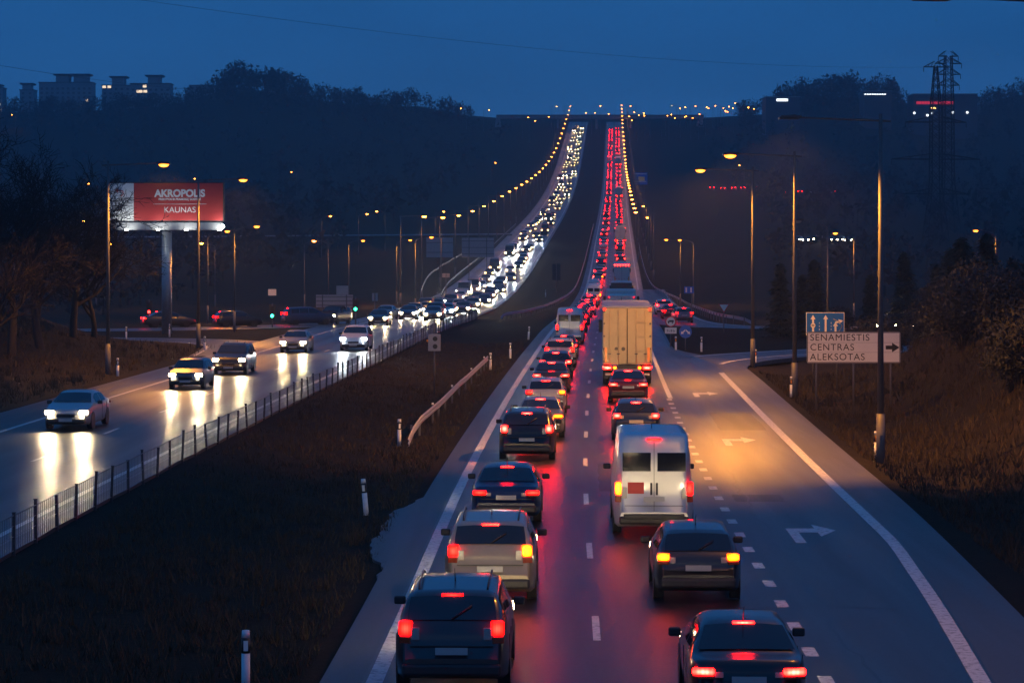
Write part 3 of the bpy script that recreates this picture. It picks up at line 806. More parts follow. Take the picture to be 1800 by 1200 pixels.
text_obj('PREKYBOS IR PRAMOG\u0172 SOSTIN\u0116', .225, 'board_white', bb, (1.2, .062, zc + .2), bold=.008, squash=1.0)
MB().box((1.2, .062, zc - .18), (4.3, .01, .03)).build('rule_line', 'board_white', bb)
text_obj('KAUNAS', .66, 'board_white', bb, (1.2, .062, zc - .66))
text_obj('10', .34, 'sign_black', bb, (-3.6, .064, zc + .12), bold=.01)
text_obj('MIN', .12, 'sign_black', bb, (-3.6, .064, zc - .15))
ar = MB(); ar.tube([(-3.55, .06, zc + .45), (-3.38, .06, zc + .62), (-3.4, .06, zc + .85), (-3.6, .06, zc + .93), (-3.82, .06, zc + .93)], .045, 6)
ar.add([(-4.08, .058, zc + .93), (-3.78, .058, zc + 1.12), (-3.78, .058, zc + .74)], [(0, 1, 2)]); ar.build('turn_arrow', 'board_red', bb)
dt = MB()
for k in range(12):
    w = 2 * math.pi * k / 12; dt.box((-3.6 + .42 * math.cos(w), .064, zc + .08 + .42 * math.sin(w)), (.06, .01, .03))
dt.build('dial_marks', 'sign_black', bb)
for k, xx in enumerate((-2.9, -.35, 1.9, 4.55)):
    fl = MB(); fl.box((xx, -1.15, zb_ - .02), (.34, .22, .24), 0, rx=R(40), bev=.03); fl.tube([(xx, -1.1, zb_ + .02), (xx, .2, zb_ + .15)], .025, 6); f_ = fl.build('floodlight', 'lamp_housing', bb)
    MB().box((xx, -1.06, zb_ + .11), (.30, .015, .2), 0, rx=R(-50)).build('lens', 'flood_on', f_)
    li = bpy.data.lights.new('flood_light', 'SPOT'); li.energy = 120; li.color = (.98, 1, .93); li.spot_size = R(130); li.spot_blend = .8; li.shadow_soft_size = .1
    o = bpy.data.objects.new('flood_light', li); COL.objects.link(o); o.parent = bb; o.location = (xx, -1.0, zb_ + .25); o.rotation_euler = (R(125), 0, 0)
# side lamp of the last floodlight shows its face to the road
MB().tube([(W_ / 2 + .05, -.5, zb_ + .42), (W_ / 2 + .05, -.54, zb_ + .42)], .15, 12).build('end_lamp', 'flood_on', bb)

# ------------------------------------------------------------------ traffic signs and signals
def sign_post(t, x, h, r=.038, y=.06): return MB().tube([(x, y, -.4), (x, y, h)], r, 8).build('post', 'galvanised_dull', t)
def ground_xy(px, py):
    d = 200.
    for _ in range(12):
        x = (px - 900) / FPX * d; d = (CAM_H - TZ(x, d)) * FPX / (py - 425)
    return x, d
def place(px, d): return ((px - 900) / FPX * d, d, TZ((px - 900) / FPX * d, d))

# white direction sign
loc = place(1500.5, 112); zs = CAM_H - (610.5 - 425) * 112 / FPX - loc[2]
ds_ = thing('direction_sign', 'wide white direction sign with three place names and black arrow', 'road sign', loc)
SW, SH = 4.16, 1.40
for xx in (-1.65, 0, 1.65): sign_post(ds_, xx, zs + SH / 2 - .05, .045, .05)
def rrect(w, h, r, n=5):
    pts = []
    for cx, cz, a0 in ((w/2-r, h/2-r, 0), (-w/2+r, h/2-r, 90), (-w/2+r, -h/2+r, 180), (w/2-r, -h/2+r, 270)):
        for k in range(n + 1): pts.append((cx + r * math.cos(R(a0 + 90 * k / n)), cz + r * math.sin(R(a0 + 90 * k / n))))
    return pts
MB().prism([(x, z + zs) for x, z in rrect(SW, SH, .1)], -.02, .0).build('backing_plate', 'sign_back', ds_)
MB().prism([(x, z + zs) for x, z in rrect(SW - .04, SH - .04, .09)], -.024, -.021).build('border', 'sign_black', ds_)
for k in range(3):
    hh = (SH - .10) / 3; z0 = zs - SH / 2 + .05 + hh * (k + .5)
    MB().box((0, -.027, z0), (SW - .1, .006, hh - .008)).build('panel', 'sign_white', ds_)
for k, tx in enumerate(('SENAMIESTIS', 'CENTRAS', 'ALEKSOTAS')):
    text_obj(tx, .42, 'sign_black', ds_, (-SW / 2 + .14, -.033, zs + .43 - .43 * k), bold=.0, align='LEFT', space=1.12)
MB().prism([(x + 1.72, z + zs) for x, z in [(-.3, .085), (-.02, .085), (-.02, .21), (.31, 0), (-.02, -.21), (-.02, -.085), (-.3, -.085)]], -.036, -.031).build('arrow', 'sign_black', ds_)

# blue lane sign behind it
loc = place(1450.5, 128); zs = CAM_H - (569 - 425) * 128 / FPX - loc[2]
bs = thing('lane_sign', 'square blue lane sign with white arrows above the white direction sign', 'road sign', loc)
for xx in (-.6, .6): sign_post(bs, xx, zs + .5)
w, h = 1.94, 1.15
MB().box((0, 0, zs), (w, .03, h)).build('backing_plate', 'sign_white', bs)
MB().box((0, -.018, zs), (w - .06, .01, h - .06)).build('blue_panel', 'sign_blue', bs)
def up_arrow(t, x, z, hh, mat='sign_white', tilt=0.):
    c, s_ = math.cos(tilt), math.sin(tilt)
    pts = [(-.05, 0), (.05, 0), (.05, hh - .22), (.13, hh - .22), (0, hh), (-.13, hh - .22), (-.05, hh - .22)]
    return MB().prism([(x + a * c + q * s_, z - a * s_ + q * c) for a, q in pts], -.030, -.025).build('arrow', mat, t)
up_arrow(bs, -.62, zs - .5, .95); up_arrow(bs, .02, zs - .5, .95); up_arrow(bs, .52, zs - .5, .6); up_arrow(bs, .5, zs + .06, .42, tilt=R(75))
MB().cyl((-.62, -.033, zs - .08), .12, .008, 'Y', 16).build('weight_symbol', 'sign_white', bs); MB().box((-.62, -.040, zs - .08), (.15, .006, .05)).build('lorry_symbol', 'sign_black', bs)
sw = MB(); sw.tube([(.42, -.027, zs - .48), (.72, -.027, zs - .35), (.86, -.027, zs - .12), (.72, -.027, zs + .1), (.4, -.027, zs + .25)], .02, 6); sw.build('scratched_curve', 'sign_back', bs)
for xx in (-.3, .3):
    for q in range(4): MB().box((xx, -.027, zs - .44 + .16 * q), (.025, .008, .08)).build('lane_tick', 'sign_white', bs)

# round no-lorry sign with time plate, and blue round sign, both on the island
loc = place(1179, 176)
s_ = thing('prohibition_sign', 'round red rimmed no lorries sign with a white time plate', 'road sign', loc); zc_ = CAM_H - (565 - 425) * 176 / FPX - loc[2]
sign_post(s_, .0, zc_ + .3); MB().cyl((0, 0, zc_), .38, .03, 'Y', 28).build('red_rim', 'sign_red', s_); MB().cyl((0, -.02, zc_), .31, .012, 'Y', 28).build('white_disc', 'sign_white', s_)
lo = MB(); lo.box((.05, -.030, zc_ + .03), (.32, .008, .13)); lo.box((-.16, -.030, zc_), (.1, .008, .09)); lo.cyl((-.15, -.030, zc_ - .09), .045, .008, 'Y', 12); lo.cyl((.12, -.030, zc_ - .09), .045, .008, 'Y', 12); lo.build('lorry_symbol', 'sign_black', s_)
MB().box((0, 0, zc_ - .63), (.82, .03, .42)).build('time_plate', 'sign_white', s_); text_obj('7-19 h', .22, 'sign_black', s_, (0, -.02, zc_ - .66), bold=.004)
loc = place(1205, 172)
s_ = thing('mandatory_sign', 'round blue sign with two white arrows pointing down', 'road sign', loc); zc_ = CAM_H - (583 - 425) * 172 / FPX - loc[2]
sign_post(s_, 0, zc_ + .3); MB().cyl((0, 0, zc_), .43, .03, 'Y', 28).build('blue_disc', 'sign_blue', s_)
for sg in (-1, 1):
    MB().prism([(sg * a, zc_ + q) for a, q in [(.02, .17), (.02, .05), (.16, -.06), (.11, -.12), (.31, -.16), (.29, .03), (.23, -.01)]], -.028, -.018).build('arrow', 'sign_white', s_)
loc = place(1272.5, 205)
s_ = thing('yield_sign', 'white triangular give way sign behind the ramp traffic', 'road sign', loc); zc_ = CAM_H - (540 - 425) * 205 / FPX - loc[2]
sign_post(s_, 0, zc_ + .1)
MB().prism([(-.44, zc_ + .26), (.44, zc_ + .26), (0, zc_ - .44)], -.02, 0).build('red_rim', 'sign_red', s_); MB().prism([(-.36, zc_ + .215), (.36, zc_ + .215), (0, zc_ - .34)], -.03, -.021).build('white_face', 'sign_white', s_)
def plate_sign(px, py, d, w, h, label, face, posts, back=False, extra=None, bars=0):
    loc = place(px, d); z = CAM_H + (425 - py) * d / FPX - loc[2]
    s_ = thing('sign_board', label, 'road sign', loc)
    for xx in posts: sign_post(s_, xx, z + h / 2 - .02, .05, .06 if not back else -.06)
    MB().box((0, 0, z), (w, .04, h)).build('panel', face, s_)
    for k in range(bars): MB().box((0, -.035, z - h / 2 + h * (k + .5) / bars), (w - .05, .03, .07)).build('stiffener', 'galvanised_dull', s_)
    if extra: extra(s_, z)
    return s_
def small_blue(s_, z):
    for k in range(2): MB().box((-.28 + .5 * k, -.03, z), (.16, .02, .5), 0).build('arrow', 'sign_white', s_)
plate_sign(1211, 509.5, 262, 1.0, .72, 'small blue lane sign in front of the joining ramp lamps', 'sign_blue', (.3,), extra=small_blue)
def blue_town(s_, z):
    MB().box((.35, -.03, z - .1), (2.4, .02, 1.6)).build('yellow_field', 'sign_yellow', s_); MB().box((0, -.03, z + 1.75), (4.6, .02, .3)).build('white_field', 'sign_white', s_); MB().box((0, -.03, z - 1.1), (4.6, .02, .2)).build('white_field', 'sign_white', s_)
plate_sign(1126, 314, 960, 5.2, 4.6, 'far blue direction sign with a pale field beside the lamp row', 'sign_blue', (-1.5, 1.5), extra=blue_town)
def top_flag(s_, z): MB().box((.72, 0, z + 1.0), (1.1, .04, .82)).build('upper_panel', 'sign_back', s_)
plate_sign(588, 529, 232, 3.4, 1.15, 'back of a stepped direction sign seen beside the green signal', 'sign_back', (-1.1, 1.1), True, top_flag, 3)
plate_sign(773, 435, 330, 3.5, 2.55, 'grey sign back on one post, left of the twin sign backs', 'sign_back', (.2,), True, None, 2)
plate_sign(840, 435, 345, 4.4, 2.65, 'grey sign back beside the inbound headlights, right of its twin', 'sign_back', (-1.2, 1.2), True, None, 3)
plate_sign(659, 522, 240, .55, .75, 'small round backed sign on a lamp like post near the barrier', 'sign_back', (0,), True)
plate_sign(784, 484, 335, 1.0, .55, 'small grey sign back under the grey sign boards', 'sign_back', (0,), True)
plate_sign(978, 478, 400, 1.3, 2.6, 'dark brown narrow sign back standing in the median', 'dark_metal', (0,), True)
plate_sign(956, 410, 560, 1.4, .8, 'small dark box on a post by the inbound lanes', 'dark_metal', (0,), True)

# traffic counter with two round lenses in the median
loc = place(763.5, 126)
tc_ = thing('warning_signal', 'grey box with two round dark lenses on a median pole', 'signal', loc); z = CAM_H - (602 - 425) * 126 / FPX - loc[2]
sign_post(tc_, .0, CAM_H - (560 - 425) * 126 / FPX - loc[2], .04, .1)
MB().box((0, 0, z), (.62, .1, .84), bev=.02).build('housing', 'sign_back', tc_)
for q in (-.19, .19): MB().cyl((.04, -.055, z + q), .12, .03, 'Y', 18).build('lens', 'post_black', tc_)
MB().box((-.02, .08, CAM_H - (556 - 425) * 126 / FPX - loc[2]), (.2, .2, .16), bev=.03).build('sensor_head', 'dark_metal', tc_)
MB().cyl((-.34, -.03, z + .1), .06, .03, 'Y', 12).build('reflector', 'reflector_orange', tc_)
def signal(px, py, d, label, on, colour):
    loc = place(px, d); z = CAM_H + (425 - py) * d / FPX - loc[2]
    t = thing('traffic_light', label, 'traffic light', loc)
    sign_post(t, 0, z + 1.1, .06, .12); MB().box((0, .02, z + .33), (.34, .16, 1.0), bev=.03).build('housing', 'post_black', t); MB().box((0, .12, z + .33), (.55, .02, 1.3), bev=.0).build('backboard', 'dark_metal', t)
    for k in range(3):
        lit = (k == on); MB().cyl((0, -.07, z + .33 * k), .12, .04, 'Y', 18).build('lens', colour if lit else 'post_black', t)
    return t
sg_ = signal(478.5, 555, 219, 'traffic light showing green with pale panels above, left one', 0, 'green_on')
MB().box((0, 0, 3.1), (.7, .03, .55)).build('sign_plate', 'sign_white', sg_)
signal(625, 543, 228, 'traffic light showing green beside the stepped sign back', 0, 'green_on')
signal(262, 548, 226, 'traffic light showing red left of the billboard mast', 0, 'red_on')

# ------------------------------------------------------------------ overpass, buildings, pylons, wires
ov = thing('overpass', 'far dark road bridge crossing the crest of the hill', 'bridge', (XD(1440), 1440, PZ(1440)))
MB().box((-8, 0, 5.6), (118, 9, 1.3)).build('deck', 'concrete', ov)
for yy in (-4.4, 4.4): MB().box((-8, yy, 6.75), (118, .12, .9)).build('parapet', 'galvanised_dull', ov)
for xx in (-32, -10, 9.5): MB().box((xx, 0, 2.0), (1.1, 6, 6.5)).build('pier', 'concrete', ov)
for xx in (-66, 49): MB().box((xx, 0, 2.3), (4, 9, 6), taper=(.6, 1)).build('abutment', 'concrete', ov)

def block(px0, px1, ytop, d, label, towers, lit, dep=14):
    x0 = (px0 - 900) / FPX * d; x1 = (px1 - 900) / FPX * d; zt_ = CAM_H + (425 - ytop) * d / FPX
    loc = ((x0 + x1) / 2, d, TZ((x0 + x1) / 2, d) - 3); H = zt_ - loc[2]; W = x1 - x0
    t = thing('apartment_block', label, 'building', loc, 0, 'apartment blocks on the horizon')
    MB().box((0, 0, H / 2), (W, dep, H)).build('wall', 'concrete', t)
    r = MB().box((0, 0, H + .3), (W + .8, dep + .8, .6)).build('roof', 'cladding', t)
    for (a, b2, hh) in towers:
        xa = (a - 900) / FPX * d - loc[0]; xb = (b2 - 900) / FPX * d - loc[0]; zz = CAM_H + (425 - hh) * d / FPX - loc[2]
        MB().box(((xa + xb) / 2, 0, (H + zz) / 2), (xb - xa - 1.5, dep * .8, zz - H)).build('roof_tower', 'concrete', r)
        MB().box(((xa + xb) / 2, 0, zz - .2), (xb - xa + 1.2, dep * .95, 1.1), taper=(1.12, 1.1)).build('tower_cap', 'cladding', r)
    nst = int(H / 3); nw = max(2, int(W / 3.6))
    me = MB().box((0, 0, 0), (1.7, .12, 1.5)).mesh('window', ['window_dark']); ml = MB().box((0, 0, 0), (2.4, .14, 1.7)).mesh('window', ['window_lit'])
    for i in range(nw):
        for j in range(max(2, nst - 5), nst):
            put('window', me, t, (-W / 2 + W * (i + .5) / nw, -dep / 2 - .02, j * 3 + 1.6))
    for (lx, ly) in lit:
        put('window', ml, t, ((lx - 900) / FPX * d - loc[0], -dep / 2 - .06, CAM_H + (425 - ly) * d / FPX - loc[2]))
block(72, 165, 147, 1720, 'apartment block with two capped roof towers on the left skyline', [(99, 125, 132), (130, 158, 132)], [(165 - 8, 178)])
block(182, 232, 152, 1760, 'apartment block with one roof tower and two lit windows', [(197, 222, 136)], [(186, 154), (195, 154)])
block(232, 302, 149, 1700, 'apartment block with four lit windows near the wooded hump', [(260, 285, 134)], [(246, 162), (257, 153), (258, 162), (250, 162)])
block(38, 62, 160, 1800, 'narrow apartment block left of the twin towers', [(40, 58, 148)], [])
block(-20, 8, 156, 1800, 'apartment block cut by the left picture edge with lit windows', [(-16, 2, 150)], [(1, 185), (3, 195)])
block(335, 378, 152, 1790, 'low plain apartment block beside the wooded hump', [], [])

def shop(px0, px1, py0, py1, d, label, build):
    x0 = (px0 - 900) / FPX * d; x1 = (px1 - 900) / FPX * d; za = CAM_H + (425 - py1) * d / FPX; zb2 = CAM_H + (425 - py0) * d / FPX
    loc = ((x0 + x1) / 2, d, min(za, TZ((x0 + x1) / 2, d)) - 2)
    t = thing('retail_building', label, 'building', loc)
    MB().box((0, 0, (zb2 - loc[2]) / 2), (x1 - x0, 20, zb2 - loc[2])).build('wall', 'cladding', t)
    MB().box((0, 0, zb2 - loc[2] + .2), (x1 - x0 + .6, 20.6, .4)).build('roof', 'concrete', t)
    fx = lambda px: (px - 900) / FPX * (d - 10) - loc[0]; fz = lambda py: CAM_H + (425 - py) * (d - 10) / FPX - loc[2]
    build(t, fx, fz); return t
def b1(t, fx, fz):
    MB().box(((fx(1365) + fx(1385)) / 2, -10.1, fz(176)), (fx(1385) - fx(1365), .2, 1.3)).build('lit_sign', 'shop_white', t)
    MB().box(((fx(1374) + fx(1394)) / 2, -4, fz(170)), (fx(1394) - fx(1374), .4, .7), 0).build('amber_sign', 'shop_amber', t)
    MB().box(((fx(1374) + fx(1394)) / 2, -3.8, fz(171.5)), (fx(1394) - fx(1374), .3, 1.4), 0).build('sign_frame', 'dark_metal', t)
shop(1343, 1402, 173, 192, 1345, 'dark flat roofed hall with a white lit sign on the right ridge', b1)
def b2(t, fx, fz):
    for k in range(14): MB().box((fx(1613 + k * 4.8), -10.1, fz(181)), (1.3, .2, 1.5)).build('letter_box', 'shop_red', t)
    for px, py in ((1607, 199), (1630, 203), (1638, 199), (1675, 198), (1700, 198)): MB().cyl((fx(px), -10.4, fz(py)), .6, .3, 'Y', 10).build('wall_lamp', 'shop_white', t)
    MB().box((fx(1641), -10.1, fz(190)), (2.5, .2, .8)).build('amber_sign', 'shop_amber', t)
shop(1600, 1712, 168, 203, 1345, 'wide retail hall with glowing red letters behind the pylons', b2)
def b3(t, fx, fz):
    for k in range(9): MB().box((fx(1521 + k * 4.3), -10.1, fz(166)), (1.0, .2, .5)).build('strip_light', 'shop_white', t)
shop(1515, 1562, 163, 185, 1350, 'hall with a row of white strip lights under the wooded crest', b3)

def pylon(px, d, top, label, arms, narrow):
    x = (px - 900) / FPX * d; g_ = TZ(x, d); H = CAM_H + (425 - top) * d / FPX - g_
    t = thing('pylon', label, 'pylon', (x, d, g_), .12, 'lattice pylons')
    z = 0; lv = [0.]
    while lv[-1] < H - 1.4: lv.append(lv[-1] + max(1.6, (H - lv[-1]) * .085 + .5))
    lv[-1] = H
    def hw(zz):
        return np.interp(zz / H, [0, .30, .75, 1.0], [2.6, 1.25, 1.15, narrow])
    leg_ = MB(); br = MB(); r = .13
    for sx in (-1, 1):
        for sy in (-1, 1): leg_.tube([(sx * hw(a), sy * hw(a), a) for a in lv], r, 4, smooth=False)
    for a, c in zip(lv[:-1], lv[1:]):
        for s in (-1, 1):
            for p, q in ((1, -1), (-1, 1)):
                br.tube([(p * hw(a), s * hw(a), a), (q * hw(c), s * hw(c), c)], .08, 3, smooth=False, cap=False)
                br.tube([(s * hw(a), p * hw(a), a), (s * hw(c), q * hw(c), c)], .08, 3, smooth=False, cap=False)
    leg_.build('tower_legs', 'pylon_steel', t); tag(br.build('lattice_bracing', 'pylon_steel', t), kind='stuff')
    for py, half in arms:
        z = CAM_H + (425 - py) * d / FPX - g_; L = half * d / FPX
        for s in (-1, 1):
            a = MB(); w = hw(z)
            for yy in (-1, 1):
                a.tube([(s * w, yy * w, z), (s * L, 0, z)], .12, 4, smooth=False); a.tube([(s * w, yy * w, z + 1.3), (s * L, 0, z)], .09, 4, smooth=False)
                for q in (.3, .6): a.tube([(s * (w + (L - w) * q), yy * w * (1 - q), z), (s * (w + (L - w) * (q - .15)), yy * w * (1 - q + .15), z + 1.3 * (1 - q + .15))], .04, 3, smooth=False)
            a.build('cross_arm', 'pylon_steel', t)
            MB().tube([(s * L, 0, z), (s * L, 0, z - 1.2)], .09, 6).build('insulator', 'dark_metal', t)
    return t
pylon(1645, 600, 116, 'lattice pylon with a pointed top and three wide cross arms', [(118, 22), (215, 55), (280, 80), (341, 60)], .35)
pylon(1667, 650, 98, 'slimmer twin pylon with a square top just behind the pointed one', [(99, 18), (112, 24), (131, 22), (150, 20)], .8)

def wire(label, p0, p1, sag, r=.02):
    pts = []
    for k in range(41):
        u = k / 40; p = Vector(p0).lerp(Vector(p1), u); p.z -= sag * 4 * u * (1 - u); pts.append(p - Vector(p0))
    o = MB().tube(pts, r, 4, cap=False).build('power_line', 'wire', None, p0)
    return tag(o, label, 'cable', 'overhead power lines')
def pt(px, py, d): return ((px - 900) / FPX * d, d, CAM_H + (425 - py) * d / FPX)
wire('power line running from the pointed pylon top across the whole sky', pt(1637, 118, 600), pt(150, -14, 330), 3.0, .022)
wire('power line low over the apartment blocks on the left', pt(-60, 105, 420), pt(420, 162, 640), 1.0, .03)

# ------------------------------------------------------------------ trees and shrubs
def bare_tree(seed, H, lean):
    rnd = random.Random(seed); tr = MB(); cr = MB()
    def grow(p, dr, ln, r, lev):
        pts = [p]; q = p.copy(); dd = dr.copy(); n = 4 if lev < 3 else 3; rs = [r]
        for k in range(n):
            dd = (dd + Vector((rnd.uniform(-1, 1), rnd.uniform(-1, 1), rnd.uniform(-.35, .55))) * (.16 + .05 * lev)).normalized()
            q = q + dd * ln / n; pts.append(q.copy()); rs.append(r * (1 - .55 * (k + 1) / n))
        (tr if lev == 0 else cr).tube(pts, rs, 7 if lev == 0 else (5 if lev < 3 else 3), cap=False)
        if lev >= 5: return
        nb = (6, 5, 4, 4, 3)[lev]
        for k in range(nb):
            u = .35 + .65 * (k + rnd.random() * .8) / nb; i = min(int(u * n), n - 1); b0 = pts[i].lerp(pts[i + 1], u * n - i)
            ax = dd.cross(Vector((rnd.uniform(-1, 1), rnd.uniform(-1, 1), rnd.uniform(-1, 1)))).normalized()
            nd = (Matrix.Rotation(rnd.uniform(.45, 1.0), 3, ax) @ dd).normalized()
            grow(b0, nd, ln * rnd.uniform(.52, .72), max(rs[i] * .58, .013), lev + 1)
    grow(Vector((0, 0, -.3)), Vector((lean, 0, 1)).normalized(), H * .36, H * .018, 0)
    return tr.mesh('trunk', ['bark']), cr.mesh('crown', ['twig'])
BT = [bare_tree(3, 11, .12), bare_tree(8, 11, .35), bare_tree(15, 11, -.1)]
for k, (px, d, s, rz, kind, lab) in enumerate([(20, 150, 1.05, .4, 0, 'bare tree at the left picture edge, closest to the road'), (75, 158, 1.1, 2.0, 1, 'bare leaning tree on the mound, second from the left edge'),
                                   (-25, 165, 1.25, 3.9, 2, 'tall bare tree half cut by the left picture edge'), (128, 172, 1.05, 5.2, 0, 'bare tree whose twigs overlap the white end of the billboard'),
                                   (60, 175, 1.15, 1.1, 2, 'bare tree behind the leaning tree on the mound'), (165, 176, .8, 4.4, 1, 'smaller bare tree nearest the billboard mast'), (-5, 142, .8, 1.9, 1, 'low bare tree in front of the mound at the edge')]):
    loc = place(px, d); t = thing('bare_tree', lab, 'tree', loc, rz, 'bare trees on the left mound'); s *= 1.45; t.scale = (s, s, s)
    put('trunk', BT[kind][0], t); put('crown', BT[kind][1], t)

def conifer(seed, H):
    rnd = np.random.default_rng(seed); tr = MB().tube([(0, 0, -.4), (0, 0, H * .95)], [H * .018, .02], 7)
    n = 2600; h = rnd.random(n) ** 1.25; z = .06 * H + h * .94 * H; lay = .78 + .22 * np.sin(z * 7.0)
    rr = (1 - h) ** .8 * H * .25 * lay * np.sqrt(rnd.random(n)) + .05; a = rnd.uniform(0, 6.283, n) ; rr = rr * (1 + .25 * np.sin(a * 3 + z * 1.3))
    c = np.stack([rr * np.cos(a), rr * np.sin(a), z - rr * .25], 1)
    out = np.stack([np.cos(a), np.sin(a), -.35 * np.ones(n)], 1); sd = np.stack([-np.sin(a), np.cos(a), np.zeros(n)], 1)
    L_ = H * .05 * rnd.uniform(.6, 1.5, n)[:, None]; w = L_ * .32
    q = np.stack([c - sd * w + rnd.normal(0, .05, (n, 3)), c + sd * w + rnd.normal(0, .05, (n, 3)), c + out * L_ + rnd.normal(0, .06, (n, 3))], 1).reshape(-1, 3)
    m_ = MB(); m_.add(q.tolist(), [(3 * i, 3 * i + 1, 3 * i + 2) for i in range(n)]); return tr.mesh('trunk', ['bark']), m_.mesh('crown', ['conifer_leaf'])
def shrub(seed, H, W):
    rnd = np.random.default_rng(seed); st = MB(); r2 = random.Random(seed)
    for k in range(7):
        a = r2.uniform(0, 6.28); st.tube([(0, 0, -.2), (math.cos(a) * W * .12, math.sin(a) * W * .12, H * .35), (math.cos(a) * W * .32, math.sin(a) * W * .32, H * .8)], [.05, .035, .01], 5)
    n = 4600; k = 30; cc = rnd.normal(0, 1, (k, 3)); cc /= np.linalg.norm(cc, axis=1)[:, None]; cc *= rnd.uniform(.35, 1, (k, 1)); cc = cc * np.array([W * .42, W * .42, H * .36]) + np.array([0, 0, H * .56])
    c = cc[rnd.integers(0, k, n)] + rnd.normal(0, 1, (n, 3)) * np.array([W * .09, W * .09, H * .08])
    c[:, 2] = np.maximum(c[:, 2], .08); s = .06
    q = (c[:, None, :] + rnd.normal(0, s, (n, 3, 3))).reshape(-1, 3)
    m_ = MB(); m_.add(q.tolist(), [(3 * i, 3 * i + 1, 3 * i + 2) for i in range(n)]); return st.mesh('stem', ['bark']), m_.mesh('crown', ['shrub_leaf'])
CF = [conifer(1, 6), conifer(2, 6), conifer(5, 6)]; SB = [shrub(3, 3.2, 4), shrub(4, 3.2, 4.4), shrub(6, 3.2, 3.6)]
n_c = n_s = 0
for px, d, s, kind in [(1372, 196, .95, 'c'), (1432, 194, 1.0, 'c'), (1410, 197, .8, 'c'), (1545, 150, 1.0, 's'), (1590, 195, 1.1, 'c'), (1650, 152, 1.0, 'c'), (1690, 140, 1.0, 'c'), (1672, 148, 1.15, 'c'), (1735, 138, .95, 'c'), (1780, 143, .9, 'c'),
                       (1690, 118, 1.0, 's'), (1745, 112, 1.15, 's'), (1795, 105, 1.2, 's'), (1660, 136, .9, 's'), (1720, 124, 1.05, 's'), (1822, 96, 1.0, 's'), (1775, 98, .8, 's'), (1640, 160, 1.1, 's'), (1620, 198, 1.2, 's'), (1700, 201, 1.2, 'c'), (1530, 199, .8, 'c'), (1475, 199, .75, 's')]:
    loc = place(px, d); i = n_c if kind == 'c' else n_s
    if kind == 'c':
        n_c += 1; t = thing('conifer_tree', 'dark conifer, %s from the grass island outwards along the right verge' % ORD[i], 'tree', loc, random.uniform(0, 6), 'conifers right of the slip road'); pm = CF[i % 3]; nm = 'trunk'
    else:
        n_s += 1; t = thing('shrub', 'greyish leafy shrub on the right bank, %s in the row towards the bank' % ORD[i], 'shrub', loc, random.uniform(0, 6), 'shrubs on the right bank'); pm = SB[i % 3]; nm = 'stem'
    t.scale = (s, s, s); put(nm, pm[0], t); put('crown', pm[1], t)

# ------------------------------------------------------------------ vehicles
SPEC = {
 'hatchback': dict(L=4.1, W=1.76, belt=.93, roofw=.70, top=[(-2.05, .58), (-2.04, .80), (-2.0, .97), (-1.92, 1.06), (-1.62, 1.36), (-1.42, 1.43), (-.6, 1.48), (.15, 1.46), (.4, 1.40), (1.08, 1.0), (1.25, .96), (1.85, .82), (2.0, .66), (2.05, .46)],
                   rw=(-1.93, -1.60), ws=(.42, 1.04), sw=[(-1.5, -.55), (-.48, .62)], tl=(.70, -2.0, .90, .24, .16, .22), hl=(.66, 1.93, .70, .34, .2, .15), wy=(-1.24, 1.28)),
 'saloon': dict(L=4.6, W=1.80, belt=.94, roofw=.68, top=[(-2.3, .58), (-2.29, .84), (-2.22, .99), (-1.72, 1.03), (-1.62, 1.06), (-1.02, 1.38), (-.6, 1.44), (.15, 1.44), (.42, 1.37), (1.18, 1.0), (1.36, .96), (2.05, .8), (2.25, .62), (2.3, .46)],
                rw=(-1.60, -1.02), ws=(.44, 1.12), sw=[(-1.15, -.35), (-.28, .68)], tl=(.68, -2.25, .82, .34, .14, .16), hl=(.66, 2.15, .68, .36, .2, .15), wy=(-1.35, 1.42)),
 'estate': dict(L=4.65, W=1.86, belt=1.06, roofw=.74, top=[(-2.32, .6), (-2.31, .95), (-2.25, 1.12), (-2.18, 1.18), (-1.92, 1.54), (-1.72, 1.62), (-.5, 1.68), (.25, 1.65), (.5, 1.57), (1.15, 1.14), (1.32, 1.1), (2.1, .96), (2.28, .74), (2.32, .5)],
                rw=(-2.17, -1.90), ws=(.52, 1.1), sw=[(-1.75, -1.05), (-.98, -.2), (-.12, .72)], tl=(.74, -2.24, 1.02, .2, .16, .36), hl=(.72, 2.18, .80, .34, .2, .18), wy=(-1.38, 1.42)),
 'van': dict(L=5.6, W=2.0, belt=1.32, roofw=.84, top=[(-2.8, .62), (-2.795, 1.2), (-2.79, 1.9), (-2.76, 2.36), (-2.66, 2.5), (-2.3, 2.56), (.6, 2.56), (1.1, 2.50), (1.4, 2.36), (2.1, 1.5), (2.25, 1.38), (2.62, 1.2), (2.78, .86), (2.8, .5)],
             rw=None, ws=(1.44, 2.08), sw=[(.75, 1.55)], tl=(.88, -2.76, 1.12, .16, .1, .5), hl=(.76, 2.64, .92, .34, .2, .24), wy=(-1.75, 1.7)),
}
def car_profile(S):
    ys = [p[0] for p in S['top']]; zs_ = [p[1] for p in S['top']]
    zt_ = lambda y: float(np.interp(y, ys, zs_))
    Hr = max(zs_); L = S['L']; W = S['W'] / 2
    def sec(y):
        e = abs(y) / (L / 2); w = W * (1 - .16 * max(0, (e - .72) / .28) ** 2.2) * (1 - .02 * max(0, y / L * 2))
        t = zt_(y); zb = min(S['belt'], t - .02); z0 = .20 + .12 * max(0, (e - .8) / .2)
        g_ = max(0, min(1, (t - S['belt']) / (Hr - S['belt']))); wr = w * (.95 * (1 - g_) + S['roofw'] * g_)
        return w, t, zb, z0, wr, g_
    return sec
